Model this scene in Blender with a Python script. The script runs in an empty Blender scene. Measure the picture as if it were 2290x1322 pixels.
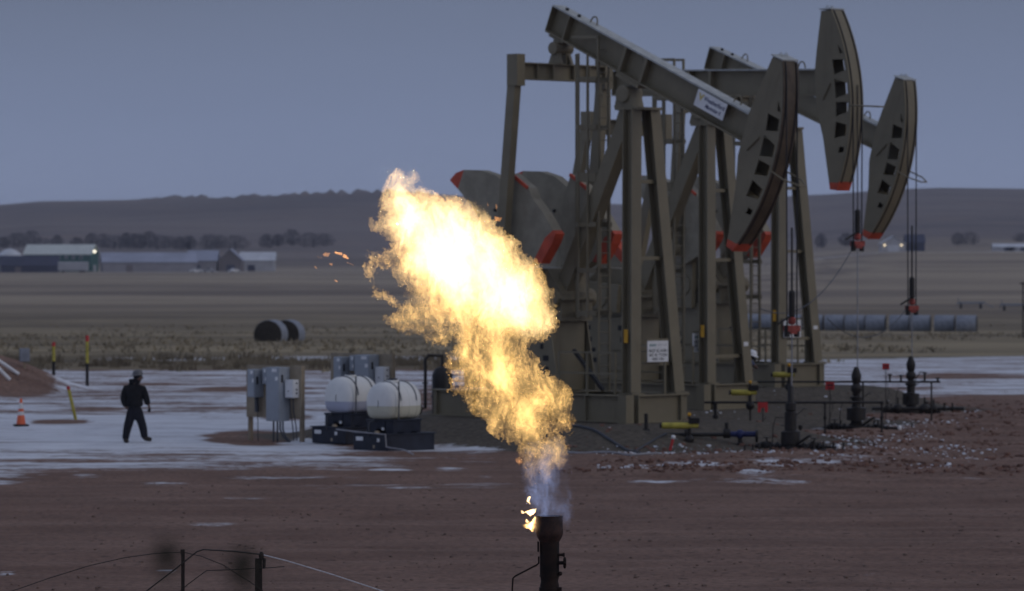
import bpy, bmesh, math, random
import numpy as np
from mathutils import Vector, Matrix, Euler

random.seed(7); np.random.seed(7)
RNG = np.random.RandomState(11)
S = bpy.context.scene
C = S.collection
R_ = math.radians
PI = math.pi

# ------------------------------------------------------------------ camera numbers (pixels of the 2290 x 1322 photograph)
F = 9000.0; CX = 1145.0; HY = 570.0; H = 5.0
def P(px, py, d):
    return Vector(((px-CX)*d/F, d, H + (HY-py)*d/F))
def G(px, py, z=0.0):
    d = (H-z)*F/(py-HY)
    return Vector(((px-CX)*d/F, d, z))
def X(px, d): return (px-CX)*d/F
def Zp(py, d): return H + (HY-py)*d/F

# ------------------------------------------------------------------ tagging
def tag(o, label=None, cat=None, group=None, kind=None):
    if label: o['label'] = label
    if cat: o['category'] = cat
    if group: o['group'] = group
    if kind: o['kind'] = kind
    return o
def thing(name, label, cat, loc=(0,0,0), rz=0.0, group=None):
    o = bpy.data.objects.new(name, None); C.objects.link(o)
    o.empty_display_size = .3
    o.location = loc; o.rotation_euler = (0,0,rz)
    return tag(o, label, cat, group)
def copy_tree(o, parent=None):
    c = o.copy(); C.objects.link(c); c.parent = parent
    for ch in o.children:
        copy_tree(ch, c)
    return c

# ------------------------------------------------------------------ mesh builder
class MB:
    def __init__(s): s.v=[]; s.f=[]; s.m=[]
    def add(s, vs, fs, mi=0):
        b=len(s.v); s.v.extend([tuple(v) for v in vs])
        for f in fs: s.f.append(tuple(b+i for i in f)); s.m.append(mi)
    def box(s, c, d, R=None, mi=0):
        c=Vector(c); h=Vector(d)/2
        vs=[]
        for k in range(8):
            q=Vector((h.x*(1 if k&1 else -1), h.y*(1 if k&2 else -1), h.z*(1 if k&4 else -1)))
            if R is not None: q=R@q
            vs.append(c+q)
        s.add(vs,[(0,2,3,1),(4,5,7,6),(0,1,5,4),(2,6,7,3),(0,4,6,2),(1,3,7,5)],mi)
    def frame(s, p0, p1, up):
        p0=Vector(p0); p1=Vector(p1); z=(p1-p0).normalized(); u=Vector(up)
        if abs(z.dot(u))>.995: u=Vector((1,0,0)) if abs(z.x)<.9 else Vector((0,1,0))
        x=u.cross(z).normalized(); y=z.cross(x)
        return p0,p1,x,y,z
    def bar(s, p0, p1, w, h=None, up=(0,0,1), mi=0, w1=None, h1=None):
        """box bar; w across, h along 'up'"""
        h=w if h is None else h
        w1=w if w1 is None else w1; h1=h if h1 is None else h1
        p0,p1,x,y,z=s.frame(p0,p1,up)
        vs=[]
        for p,a,b in ((p0,w/2,h/2),(p1,w1/2,h1/2)):
            vs += [p-x*a-y*b, p+x*a-y*b, p+x*a+y*b, p-x*a+y*b]
        s.add(vs,[(0,3,2,1),(4,5,6,7),(0,1,5,4),(1,2,6,5),(2,3,7,6),(3,0,4,7)],mi)
    def ibeam(s, p0, p1, w, h, tf=.04, tw=.03, up=(0,0,1), mi=0, top=True):
        p0,p1,x,y,z=s.frame(p0,p1,up)
        s.bar(p0,p1,tw,h-2*tf,up,mi)
        if top: s.bar(p0+y*(h/2-tf/2),p1+y*(h/2-tf/2),w,tf,up,mi)
        s.bar(p0-y*(h/2-tf/2),p1-y*(h/2-tf/2),w,tf,up,mi)
    def tube(s, pts, r, n=8, mi=0, cap=True):
        pts=[Vector(p) for p in pts]; L=len(pts)
        rs=r if isinstance(r,(list,tuple)) else [r]*L
        u=None; vs=[]
        for i,p in enumerate(pts):
            t=(pts[min(i+1,L-1)]-pts[max(i-1,0)])
            t=t.normalized() if t.length>1e-9 else Vector((0,0,1))
            if u is None:
                a=Vector((0,0,1)) if abs(t.z)<.9 else Vector((1,0,0))
                u=a.cross(t).normalized()
            else:
                u=(u-t*u.dot(t)).normalized()
            w=t.cross(u)
            for k in range(n):
                a=2*PI*k/n
                vs.append(p+(u*math.cos(a)+w*math.sin(a))*rs[i])
        fs=[]
        for i in range(L-1):
            for k in range(n):
                k2=(k+1)%n
                fs.append((i*n+k,i*n+k2,(i+1)*n+k2,(i+1)*n+k))
        if cap:
            fs.append(tuple(reversed(range(n)))); fs.append(tuple((L-1)*n+k for k in range(n)))
        s.add(vs,fs,mi)
    def lathe(s, prof, c=(0,0,0), axis=(0,0,1), n=20, mi=0, cap=True):
        c=Vector(c); z=Vector(axis).normalized()
        a=Vector((1,0,0)) if abs(z.x)<.9 else Vector((0,1,0))
        x=(a-z*a.dot(z)).normalized(); y=z.cross(x)
        vs=[]
        for r,h in prof:
            for k in range(n):
                t=2*PI*k/n
                vs.append(c+z*h+(x*math.cos(t)+y*math.sin(t))*r)
        fs=[]
        for i in range(len(prof)-1):
            for k in range(n):
                k2=(k+1)%n
                fs.append((i*n+k,i*n+k2,(i+1)*n+k2,(i+1)*n+k))
        if cap:
            fs.append(tuple(reversed(range(n)))); fs.append(tuple((len(prof)-1)*n+k for k in range(n)))
        s.add(vs,fs,mi)
    def prism(s, poly, off, mi=0):
        poly=[Vector(p) for p in poly]; off=Vector(off); n=len(poly)
        vs=poly+[p+off for p in poly]
        fs=[tuple(range(n)),tuple(reversed(range(n,2*n)))]
        for i in range(n):
            j=(i+1)%n; fs.append((j,i,n+i,n+j))
        s.add(vs,fs,mi)
    def ball(s, c, r, n=10, m=6, mi=0, sc=(1,1,1)):
        c=Vector(c); vs=[c+Vector((0,0,-r*sc[2]))]; fs=[]
        for i in range(1,m):
            a=-PI/2+PI*i/m
            for k in range(n):
                t=2*PI*k/n
                vs.append(c+Vector((r*sc[0]*math.cos(a)*math.cos(t),r*sc[1]*math.cos(a)*math.sin(t),r*sc[2]*math.sin(a))))
        vs.append(c+Vector((0,0,r*sc[2])))
        for k in range(n): fs.append((0,1+(k+1)%n,1+k))
        for i in range(m-2):
            for k in range(n):
                k2=(k+1)%n; b=1+i*n
                fs.append((b+k,b+k2,b+n+k2,b+n+k))
        b=1+(m-2)*n
        for k in range(n): fs.append((b+k,b+(k+1)%n,len(vs)-1))
        s.add(vs,fs,mi)
    def pieces(s):
        """indices of faces grouped into bodies that do not touch"""
        n=len(s.v); par=list(range(n))
        def find(i):
            while par[i]!=i: par[i]=par[par[i]]; i=par[i]
            return i
        for f in s.f:
            a=find(f[0])
            for i in f[1:]:
                b=find(i)
                if a!=b: par[b]=a
        g={}
        for k,f in enumerate(s.f): g.setdefault(find(f[0]),[]).append(k)
        isl=list(g.values())
        if len(isl)<2 or len(isl)>60: return [list(range(len(s.f)))]
        bb=[]
        for fs in isl:
            vs=[s.v[i] for k in fs for i in s.f[k]]
            bb.append(([min(v[a] for v in vs)-.012 for a in range(3)],[max(v[a] for v in vs)+.012 for a in range(3)]))
        p2=list(range(len(isl)))
        def f2(i):
            while p2[i]!=i: i=p2[i]
            return i
        for i in range(len(isl)):
            for j in range(i):
                if all(bb[i][0][a]<=bb[j][1][a] and bb[j][0][a]<=bb[i][1][a] for a in range(3)):
                    x,y=f2(i),f2(j)
                    if x!=y: p2[x]=y
        h={}
        for i,fs in enumerate(isl): h.setdefault(f2(i),[]).extend(fs)
        return list(h.values())
    def build(s, name, mats, parent=None, smooth=False, bevel=0.0, fix=True, whole=False):
        if parent and not whole:
            ps=s.pieces()
            if 1<len(ps)<=14:
                out=None
                for fs in ps:
                    m=MB(); mp={}
                    for k in fs:
                        for i in s.f[k]:
                            if i not in mp: mp[i]=len(m.v); m.v.append(s.v[i])
                        m.f.append(tuple(mp[i] for i in s.f[k])); m.m.append(s.m[k])
                    o=m.build(name,mats,parent,smooth,bevel,fix,True); out=out or o
                return out
        me=bpy.data.meshes.new(name); me.from_pydata(s.v,[],s.f)
        if not isinstance(mats,(list,tuple)): mats=[mats]
        for m in mats: me.materials.append(m)
        me.polygons.foreach_set('material_index', s.m)
        if fix:
            bm=bmesh.new(); bm.from_mesh(me)
            bmesh.ops.recalc_face_normals(bm, faces=bm.faces[:]); bm.to_mesh(me); bm.free()
        me.update()
        o=bpy.data.objects.new(name, me); C.objects.link(o)
        if parent: o.parent=parent
        if smooth:
            me.polygons.foreach_set('use_smooth',[True]*len(me.polygons))
            try: me.set_sharp_from_angle(angle=R_(40))
            except Exception: pass
        if bevel:
            b=o.modifiers.new('bevel','BEVEL'); b.width=bevel; b.segments=2; b.limit_method='ANGLE'
        return o

def text_mesh(txt, size, bold=False, shear=0.0):
    cu=bpy.data.curves.new('lettering','FONT'); cu.body=txt; cu.size=size; cu.shear=shear
    cu.align_x='LEFT'; cu.align_y='BOTTOM_BASELINE'; cu.resolution_u=3
    if bold: cu.offset=size*.02
    ob=bpy.data.objects.new('lettering',cu); C.objects.link(ob)
    dg=bpy.context.evaluated_depsgraph_get()
    me=bpy.data.meshes.new_from_object(ob.evaluated_get(dg))
    vs=[tuple(v.co) for v in me.vertices]; fs=[tuple(p.vertices) for p in me.polygons]
    bpy.data.objects.remove(ob); bpy.data.curves.remove(cu); bpy.data.meshes.remove(me)
    return vs,fs
def add_text(mb, txt, size, o, ex, ey, mi, bold=False, width=None, shear=0.0):
    vs,fs=text_mesh(txt,size,bold,shear)
    if not vs: return
    x0=min(v[0] for v in vs); x1=max(v[0] for v in vs)
    k=1.0 if width is None else width/(x1-x0)
    o=Vector(o); ex=Vector(ex); ey=Vector(ey)
    mb.add([o+ex*((v[0]-x0)*k)+ey*v[1] for v in vs],fs,mi)

# ------------------------------------------------------------------ materials
class NT:
    def __init__(s, mat):
        s.t=mat.node_tree; s.n=s.t.nodes; s.l=s.t.links; s.n.clear()
        s.out=s.n.new('ShaderNodeOutputMaterial')
    def new(s, typ, **kw):
        n=s.n.new(typ)
        for k,v in kw.items(): setattr(n,k,v)
        return n
    def link(s,a,b): s.l.new(a,b)
    def val(s, sock, v):
        if hasattr(v,'is_linked') or hasattr(v,'links'): s.l.new(v,sock)
        else: sock.default_value=v
    def noise(s, vec, scale, detail=5, rough=.55, dist=0.0):
        n=s.new('ShaderNodeTexNoise'); n.inputs['Scale'].default_value=scale
        n.inputs['Detail'].default_value=detail; n.inputs['Roughness'].default_value=rough
        n.inputs['Distortion'].default_value=dist
        s.link(vec,n.inputs['Vector']); return n.outputs['Fac']
    def maprange(s, v, a, b, c=0.0, d=1.0, smooth=True):
        n=s.new('ShaderNodeMapRange'); n.interpolation_type='SMOOTHSTEP' if smooth else 'LINEAR'
        s.val(n.inputs['Value'],v)
        for k,x in zip(('From Min','From Max','To Min','To Max'),(a,b,c,d)): s.val(n.inputs[k],x)
        return n.outputs['Result']
    def math(s, op, a, b=0.0, c=None):
        n=s.new('ShaderNodeMath', operation=op); s.val(n.inputs[0],a); s.val(n.inputs[1],b)
        if c is not None: s.val(n.inputs[2],c)
        return n.outputs[0]
    def mix(s, f, a, b):
        n=s.new('ShaderNodeMix', data_type='RGBA')
        s.val(n.inputs[0],f)
        for i,x in ((6,a),(7,b)):
            if isinstance(x,(tuple,list)): n.inputs[i].default_value=(*x[:3],1)
            else: s.link(x,n.inputs[i])
        return n.outputs[2]
    def mapping(s, vec, scale=(1,1,1), rot=(0,0,0), loc=(0,0,0)):
        n=s.new('ShaderNodeMapping'); n.inputs['Scale'].default_value=scale
        n.inputs['Rotation'].default_value=rot; n.inputs['Location'].default_value=loc
        s.link(vec,n.inputs['Vector']); return n.outputs['Vector']
    def coord(s, which='Object'): return s.new('ShaderNodeTexCoord').outputs[which]
    def pos(s): return s.new('ShaderNodeNewGeometry').outputs['Position']
    def principled(s, col, rough=.6, metal=0.0, bump=None, bstr=.3, bdist=.02, spec=.4):
        b=s.new('ShaderNodeBsdfPrincipled')
        if isinstance(col,(tuple,list)): b.inputs['Base Color'].default_value=(*col[:3],1)
        else: s.link(col,b.inputs['Base Color'])
        s.val(b.inputs['Roughness'],rough); b.inputs['Metallic'].default_value=metal
        b.inputs['Specular IOR Level'].default_value=spec
        if bump is not None:
            bn=s.new('ShaderNodeBump'); bn.inputs['Strength'].default_value=bstr; bn.inputs['Distance'].default_value=bdist
            s.link(bump,bn.inputs['Height']); s.link(bn.outputs[0],b.inputs['Normal'])
        s.link(b.outputs[0],s.out.inputs['Surface']); return b

def mat(name, col, rough=.6, metal=0.0, var=.25, scale=3.0, col2=None, streak=None, bump=.0, spec=.35):
    m=bpy.data.materials.new(name); m.use_nodes=True; t=NT(m)
    v=t.coord(); n=t.noise(v,scale,6,.6)
    c2=col2 if col2 else tuple(min(1,c*(1+var)) for c in col)
    c1=tuple(c*(1-var) for c in col) if not col2 else col
    c=t.mix(t.maprange(n,.3,.7),c1,c2)
    if streak:
        mp=t.mapping(v,(3.5,3.5,.35))
        sn=t.noise(mp,1.6,5,.6)
        blot=t.noise(v,.9,3)
        k=t.math('MULTIPLY',t.maprange(sn,.50,.72),t.maprange(blot,.42,.65))
        k=t.math('MULTIPLY',k,streak[3] if len(streak)>3 else .6)
        c=t.mix(k,c,streak[:3])
    t.principled(c,rough,metal,n if bump else None,bump,.02,spec)
    return m
def emat(name, col, s):
    m=bpy.data.materials.new(name); m.use_nodes=True; t=NT(m)
    e=t.new('ShaderNodeEmission'); e.inputs[0].default_value=(*col,1); e.inputs[1].default_value=s
    t.link(e.outputs[0],t.out.inputs['Surface']); return m

TAN=(.208,.178,.115)
M={}
M['tan']=mat('tan_paint',TAN,.5,var=.08,scale=1.1,streak=(.10,.065,.04,.32))
M['tan_skylit']=mat('skylit_tan_paint',(.29,.258,.19),.65,var=.15,scale=2.0,streak=(.17,.12,.08,.4))  # paler tan for the counterweights: light on their upward faces put into the colour
M['tan_pale']=mat('pale_tan_paint',(.42,.43,.41),.8,var=.15,scale=4.0)  # lighter, greyer tan on the beam top flange and head cap
M['face']=mat('greasy_head_face',(.085,.062,.040),.5,var=.3,scale=2.2,streak=(.05,.03,.018,.9))
M['orange']=mat('orange_paint',(.52,.078,.036),.5,var=.2,scale=3)
M['red_orange']=mat('red_orange_carrier',(.30,.055,.04),.5,var=.4,scale=9)
M['grease_and_holes']=mat('black_grease_and_holes',(.012,.010,.010),.5,var=.3)
M['cable']=mat('dark_wire_rope',(.02,.018,.018),.5,var=.3,scale=20)
M['steel']=mat('dark_steel',(.020,.017,.015),.5,var=.35,scale=6)
M['rod']=mat('polished_rod',(.30,.30,.31),.35,metal=.6,var=.2)
M['white']=mat('white_paint',(.78,.78,.78),.5,var=.05)
M['ink']=mat('black_lettering',(.02,.02,.03),.6,var=.1)
M['navy']=mat('navy_lettering',(.015,.02,.10),.6,var=.1)
M['teal']=mat('teal_lettering',(.01,.16,.17),.6,var=.1)
M['greyink']=mat('grey_lettering',(.40,.40,.42),.6,var=.1)
M['logo_yellow']=mat('yellow_emblem',(.62,.50,.16),.6,var=.1)
M['yellow']=mat('yellow_paint',(.42,.36,.06),.5,var=.25,scale=5)
M['yellow_tape']=mat('amber_tape',(.70,.36,.02),.5,var=.1)
M['red']=mat('red_paint',(.48,.035,.035),.5,var=.2,scale=5)
M['blue']=mat('blue_paint',(.018,.025,.10),.5,var=.2,scale=6)
M['black']=mat('black_plastic',(.016,.02,.035),.45,var=.25,scale=4)
M['blackpaint']=mat('black_paint',(.02,.018,.018),.5,var=.3,scale=4)
M['tank']=mat('white_translucent_plastic',(.80,.80,.77),.4,var=.04)
M['tank_low']=mat('tank_brine_blue',(.44,.46,.56),.4,var=.05)
M['tank_low2']=mat('tank_brine_yellow',(.58,.56,.44),.4,var=.05)
M['strap']=mat('grey_strap',(.10,.11,.13),.6,var=.1)
M['cab']=mat('grey_cabinet_paint',(.33,.36,.40),.45,var=.08,scale=1.5)
M['ply']=mat('plywood_board',(.33,.27,.19),.75,var=.18,scale=2.5,streak=(.18,.14,.10,.5))
M['post']=mat('timber_post',(.30,.24,.17),.8,var=.25,scale=3)
M['cablegrey']=mat('conduit_grey',(.06,.065,.075),.5,var=.2)
M['hose']=mat('silver_hose',(.30,.30,.32),.5,var=.2)
M['rust']=mat('rusty_pipe',(.007,.0045,.004),.8,var=.5,scale=7,col2=(.024,.012,.008),bump=.3)
M['cup']=mat('heat_scaled_steel',(.014,.009,.008),.7,var=.4,scale=9,col2=(.060,.030,.024),bump=.3)
M['wire']=mat('barbed_wire',(.035,.03,.028),.5,var=.3,scale=30)
M['wire_bright']=mat('galvanised_wire',(.55,.55,.58),.4,var=.2,scale=30)
M['fencepost']=mat('dark_steel_post',(.025,.018,.016),.8,var=.5,scale=12,bump=.3)
M['cloth']=mat('black_cloth',(.010,.010,.013),.9,var=.3,scale=12)
M['trouser']=mat('dark_trousers',(.012,.013,.020),.9,var=.3,scale=12)
M['boot']=mat('brown_boots',(.030,.024,.020),.7,var=.3,scale=12)
M['skin']=mat('skin',(.12,.07,.055),.6,var=.1,scale=8)
M['hat']=mat('grey_hard_hat',(.12,.12,.125),.4,var=.3)
M['hatwhite']=mat('white_hard_hat',(.85,.86,.88),.4,var=.04)
M['denim']=mat('slate_blue_jacket',(.085,.10,.16),.85,var=.2,scale=9)
M['cone']=mat('orange_cone_rubber',(.80,.16,.07),.5,var=.1)
M['conewhite']=mat('reflective_white',(.70,.68,.66),.5,var=.1)
M['net']=mat('pale_net_wrap',(.24,.26,.30),.8,var=.18,scale=3)
M['hayend']=mat('dark_hay_end',(.04,.034,.027),.95,var=.4,scale=9,bump=.4)
M['leaf']=mat('withered_weed',(.05,.05,.035),.9,var=.3,scale=20)
M['twig']=mat('bare_winter_twigs',(.065,.058,.07),.95,var=.3,scale=.3)
M['metalroof']=mat('pale_metal_roof',(.62,.65,.60),.5,var=.06,scale=.2)
M['greenwall']=mat('dark_green_siding',(.02,.10,.085),.7,var=.15,scale=.3)
M['greyroof']=mat('blue_grey_roof',(.32,.34,.42),.6,var=.12,scale=.1)
M['greywall']=mat('grey_siding',(.27,.26,.28),.8,var=.1,scale=.2)
M['bluewall']=mat('navy_shed_siding',(.035,.04,.075),.7,var=.15,scale=.2)
M['tanwall']=mat('tan_gable_siding',(.16,.14,.14),.8,var=.1,scale=.2)
M['snowroof']=mat('snow_covered_roof',(.62,.64,.68),.8,var=.12,scale=.2)
M['whitewall']=mat('weathered_white_siding',(.42,.42,.44),.7,var=.12,scale=.2)
M['glass_dark']=mat('dark_window',(.02,.025,.03),.2,var=.1)
M['lamp']=emat('lit_lamp',(1,.82,.55),1.6)
M['lamp_white']=emat('lit_yard_lamp',(1,.93,.75),1.9)
FLAME_LO=5.2; FLAME_HI=10.5; BLUE_S=2.0
SKY_0=(.215,.262,.400); SKY_1=(.178,.220,.342); SKY_2=(.134,.165,.252); SKY_3=(.180,.215,.325); SKY_4=(.265,.30,.405)
SUN_E=.28
HAZE=.00009
# ------------------------------------------------------------------ numpy noise
_T={}
def vnoise2(x, y, seed=0):
    if seed not in _T: _T[seed]=np.random.RandomState(seed).rand(256,256)
    T=_T[seed]
    xi=np.floor(x).astype(int); yi=np.floor(y).astype(int); fx=x-xi; fy=y-yi
    fx=fx*fx*(3-2*fx); fy=fy*fy*(3-2*fy)
    a=T[xi%256,yi%256]; b=T[(xi+1)%256,yi%256]; c=T[xi%256,(yi+1)%256]; d=T[(xi+1)%256,(yi+1)%256]
    return (a*(1-fx)+b*fx)*(1-fy)+(c*(1-fx)+d*fx)*fy
def fbm2(x, y, o=4, seed=0):
    s=0; a=.5; t=0
    for k in range(o):
        s=s+a*vnoise2(x*2**k,y*2**k,seed+k); t+=a; a*=.5
    return s/t
def sst(a,b,x):
    t=np.clip((x-a)/(b-a),0,1); return t*t*(3-2*t)

# ------------------------------------------------------------------ pump jack placement
JACKS=[dict(well=(1768,1003),alpha=45.7,tau=-23.5,mh=.54,dz=0.0,car=3.10),
       dict(well=(1915,960),alpha=43.5,tau=-1.5,mh=.46,dz=-.06,car=5.32),
       dict(well=(2037,925),alpha=47.0,tau=-20.6,mh=.74,dz=.20,car=3.32)]
RAD=5.8
for j in JACKS:
    w=G(j['well'][0],j['well'][1]); a=R_(j['alpha'])
    j['w']=w; j['p']=Vector((w.x-RAD*math.cos(a), w.y+RAD*math.sin(a),0)); j['a']=a
    j['pz']=9.31+j['dz']

SKY=[(-900,470),(-400,463),(0,458),(90,450),(290,447),(500,441),(620,437),(760,433),(860,430),(1000,436),(1150,445),(1400,457),(1600,455),(1780,437),(1850,435),(2000,424),(2100,420),(2290,422),(2700,430),(3300,440)]
def mound(x,y):
    """height of the gravel beds under the jacks, and gravel amount"""
    h=np.zeros_like(x); g=np.zeros_like(x)
    for j in JACKS:
        c,s=math.cos(j['a']),math.sin(j['a'])
        dx=x-j['p'].x; dy=y-j['p'].y
        u=dx*c-dy*s; v=dx*s+dy*c
        du=np.maximum(np.maximum(u-1.7,-7-u),0); dv=np.maximum(np.abs(v)-2.3,0)
        D=np.sqrt(du*du+dv*dv)
        h=np.maximum(h,j['mh']*(1-sst(.2,3.4,D)))
        g=np.maximum(g,1-sst(2.4,5.0,D+2.2*(fbm2(x*.5,y*.5,3,5)-.5)))
    return h,g
def terrain(x,y):
    x=np.asarray(x,float); y=np.asarray(y,float)
    yy=np.maximum(y,1.0); px=CX+F*x/yy
    z=3.4*(1-sst(4,24,y))
    # field falling gently away from the pad
    z=z-2.4*sst(180,420,y)
    right=sst(1500,2050,px)
    z=z+9.0*right*sst(650,1750,y)
    sk=np.interp(px,[a for a,b in SKY],[b for a,b in SKY])
    t=np.clip((y-1800)/(3500-1800),0,1)
    prof=.82*t**1.15+.18*t*t*(3-2*t)
    zr=H+(HY-sk)*3500/F
    zb=-2.4+9.0*right
    far=zb+(zr-zb)*prof
    far=far-(sst(3500,5500,y))*60
    gul=(fbm2(x/150.,y/260.,4,3)-.5)*7*np.clip(t*3,0,1)*np.clip((1-t)*4,0.12,1)
    z=np.where(y>1800,far+gul,z)
    z=z+(fbm2(x/60.,y/80.,3,9)-.5)*1.0*sst(230,700,y)*(1-sst(1500,1900,y))
    # heat shimmer over the left ridge, imitated by a ragged crest in the terrain
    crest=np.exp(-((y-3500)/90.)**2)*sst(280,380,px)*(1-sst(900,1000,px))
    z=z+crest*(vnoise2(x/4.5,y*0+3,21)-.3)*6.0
    h,g=mound(x,y); z=z+h
    # spoil heap at the far left of the pad
    d=np.sqrt(((x+20.2)/4.6)**2+((y-150)/6.)**2)
    z=z+1.2*(1-sst(.1,1.08,d))*(1+.35*(fbm2(x*.9,y*.9,3,31)-.5))
    pad=sst(40,60,y)*(1-sst(168,180,y))
    z=z+pad*((fbm2(x*.25,y*.25,3,41)-.5)*.10+(fbm2(x*.05+y*.05+7*fbm2(x*.03,y*.03,2,46),y*.6+x*.03+2.5*fbm2(x*.02,y*.04,2,47),3,45)-.5)*.03)
    z=z+sst(84,92,y)*(1-sst(120,135,y))*(1-sst(.1,.6,g))*sst(1000,1500,px)*(fbm2(x*1.1,y*1.1,3,43)-.45)*.22
    return z
def tz(x,y): return float(terrain(np.array([x]),np.array([y]))[0])

ELL=[(872,1050,52,6,1.3),(1003,1047,46,6,1.3),(480,1172,66,13,.85),(190,1063,45,7,.8),(370,1082,60,8,.6),(900,1090,80,6,.7),
     (1085,1068,30,7,.8),(60,1120,40,4,.7),(15,1283,26,4,.9),(1690,1058,70,8,1.0),(1480,1079,80,5,.8),(1760,1033,130,14,.55),
     (2190,1070,40,5,.7),(1900,1008,160,26,.35),(1830,950,80,20,.55),(1980,945,150,30,.3),(1560,1040,100,8,.6),(1730,975,60,14,.6),(560,1118,60,5,.55),
     (700,1090,120,12,.45),(640,1066,140,12,.5),(330,1100,90,8,.4),(820,1080,150,18,.32),(1060,1090,120,18,.3),(375,1275,22,5,.9),(2170,1275,60,5,.5),(1950,1287,80,5,.45),(1690,1075,220,9,.5)]
def masks(x,y):
    yy=np.maximum(y,2.0); px=CX+F*x/yy; py=HY+F*H/yy
    h,g=mound(x,y)
    n=fbm2(x*.22,y*.22,4,51)-.5
    # left snow sheet: lower limit by column
    yb=np.interp(px,[-900,0,120,250,330,420,520,620,720,820,900,1000,1080,1130,1250,1400],[1078,1064,1052,1044,1040,1043,1036,1032,1037,1034,1024,1018,1013,1005,980,960])
    ya=np.interp(px,[-900,0,500,900,1200],[820,824,826,826,826])
    left=sst(-30,14,(yb-py)+n*60)*sst(-2,6,py-ya)*(1-sst(1080,1180,px))
    thin=.80-.30*sst(1005,1045,py)*(1-sst(420,560,px))*sst(80,250,px)
    road=sst(918,936,py+n*14)*(1-sst(996,1012,py+n*14))
    left=left*(.56+.40*road)*(.9+.1*thin)
    # bare soil round the switch boards and tanks
    def hole(cx,cy,rx,ry,k=1.0):
        d=np.sqrt(((px-cx)/rx)**2+((py-cy)/ry)**2)+n*.7
        return k*(1-sst(.7,1.15,d))
    left=left*(1-hole(575,978,130,20))*(1-hole(640,935,80,10,.6))*(1-hole(860,972,215,40))*(1-hole(560,870,130,7,.8))*(1-hole(130,942,75,6,.85))*(1-hole(210,915,80,5,.6))
    left=left*(1-hole(40,868,90,22,.9))
    left=left*(1-hole(1010,900,110,50,.6))
    # right snow sheet
    right=sst(1500,1700,px)*sst(-3,5,py-np.interp(px,[1500,1850,2290,3200],[806,802,792,780]))*(1-sst(880,893,py+n*22))*.62
    right=right*(1-hole(2180,842,200,6,.7))*(1-hole(1990,870,150,6,.5))
    s=np.maximum(left,right)
    for cx,cy,rx,ry,k in ELL:
        d=np.sqrt(((px-cx)/rx)**2+((py-cy)/ry)**2)
        s=np.maximum(s,min(k,1.0)*(1-sst(.1,1.45,d+n*.8))*.55)
    s=s*(1-.85*np.clip(g,0,1)*(h>.02))
    # strips of snow at the edge of the field, and in the distance
    strip=np.exp(-((py-800)/7.)**2)*sst(120,330,px)*(1-sst(1100,1250,px))*.55
    s=np.maximum(s,strip*(fbm2(x*.12,y*.10,3,61)>.40))
    far=np.exp(-((y-1640)/70.)**2)*sst(1700,1850,px)*.42+np.exp(-((y-1720)/50.)**2)*(1-sst(500,700,px))*.35
    s=np.maximum(s,far)
    edge=np.interp(px,[-900,0,1145,1700,2290,3200],[829,829,829,812,799,790])
    grass=sst(0,4,edge+n*6-py)
    return s,g,grass

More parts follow.
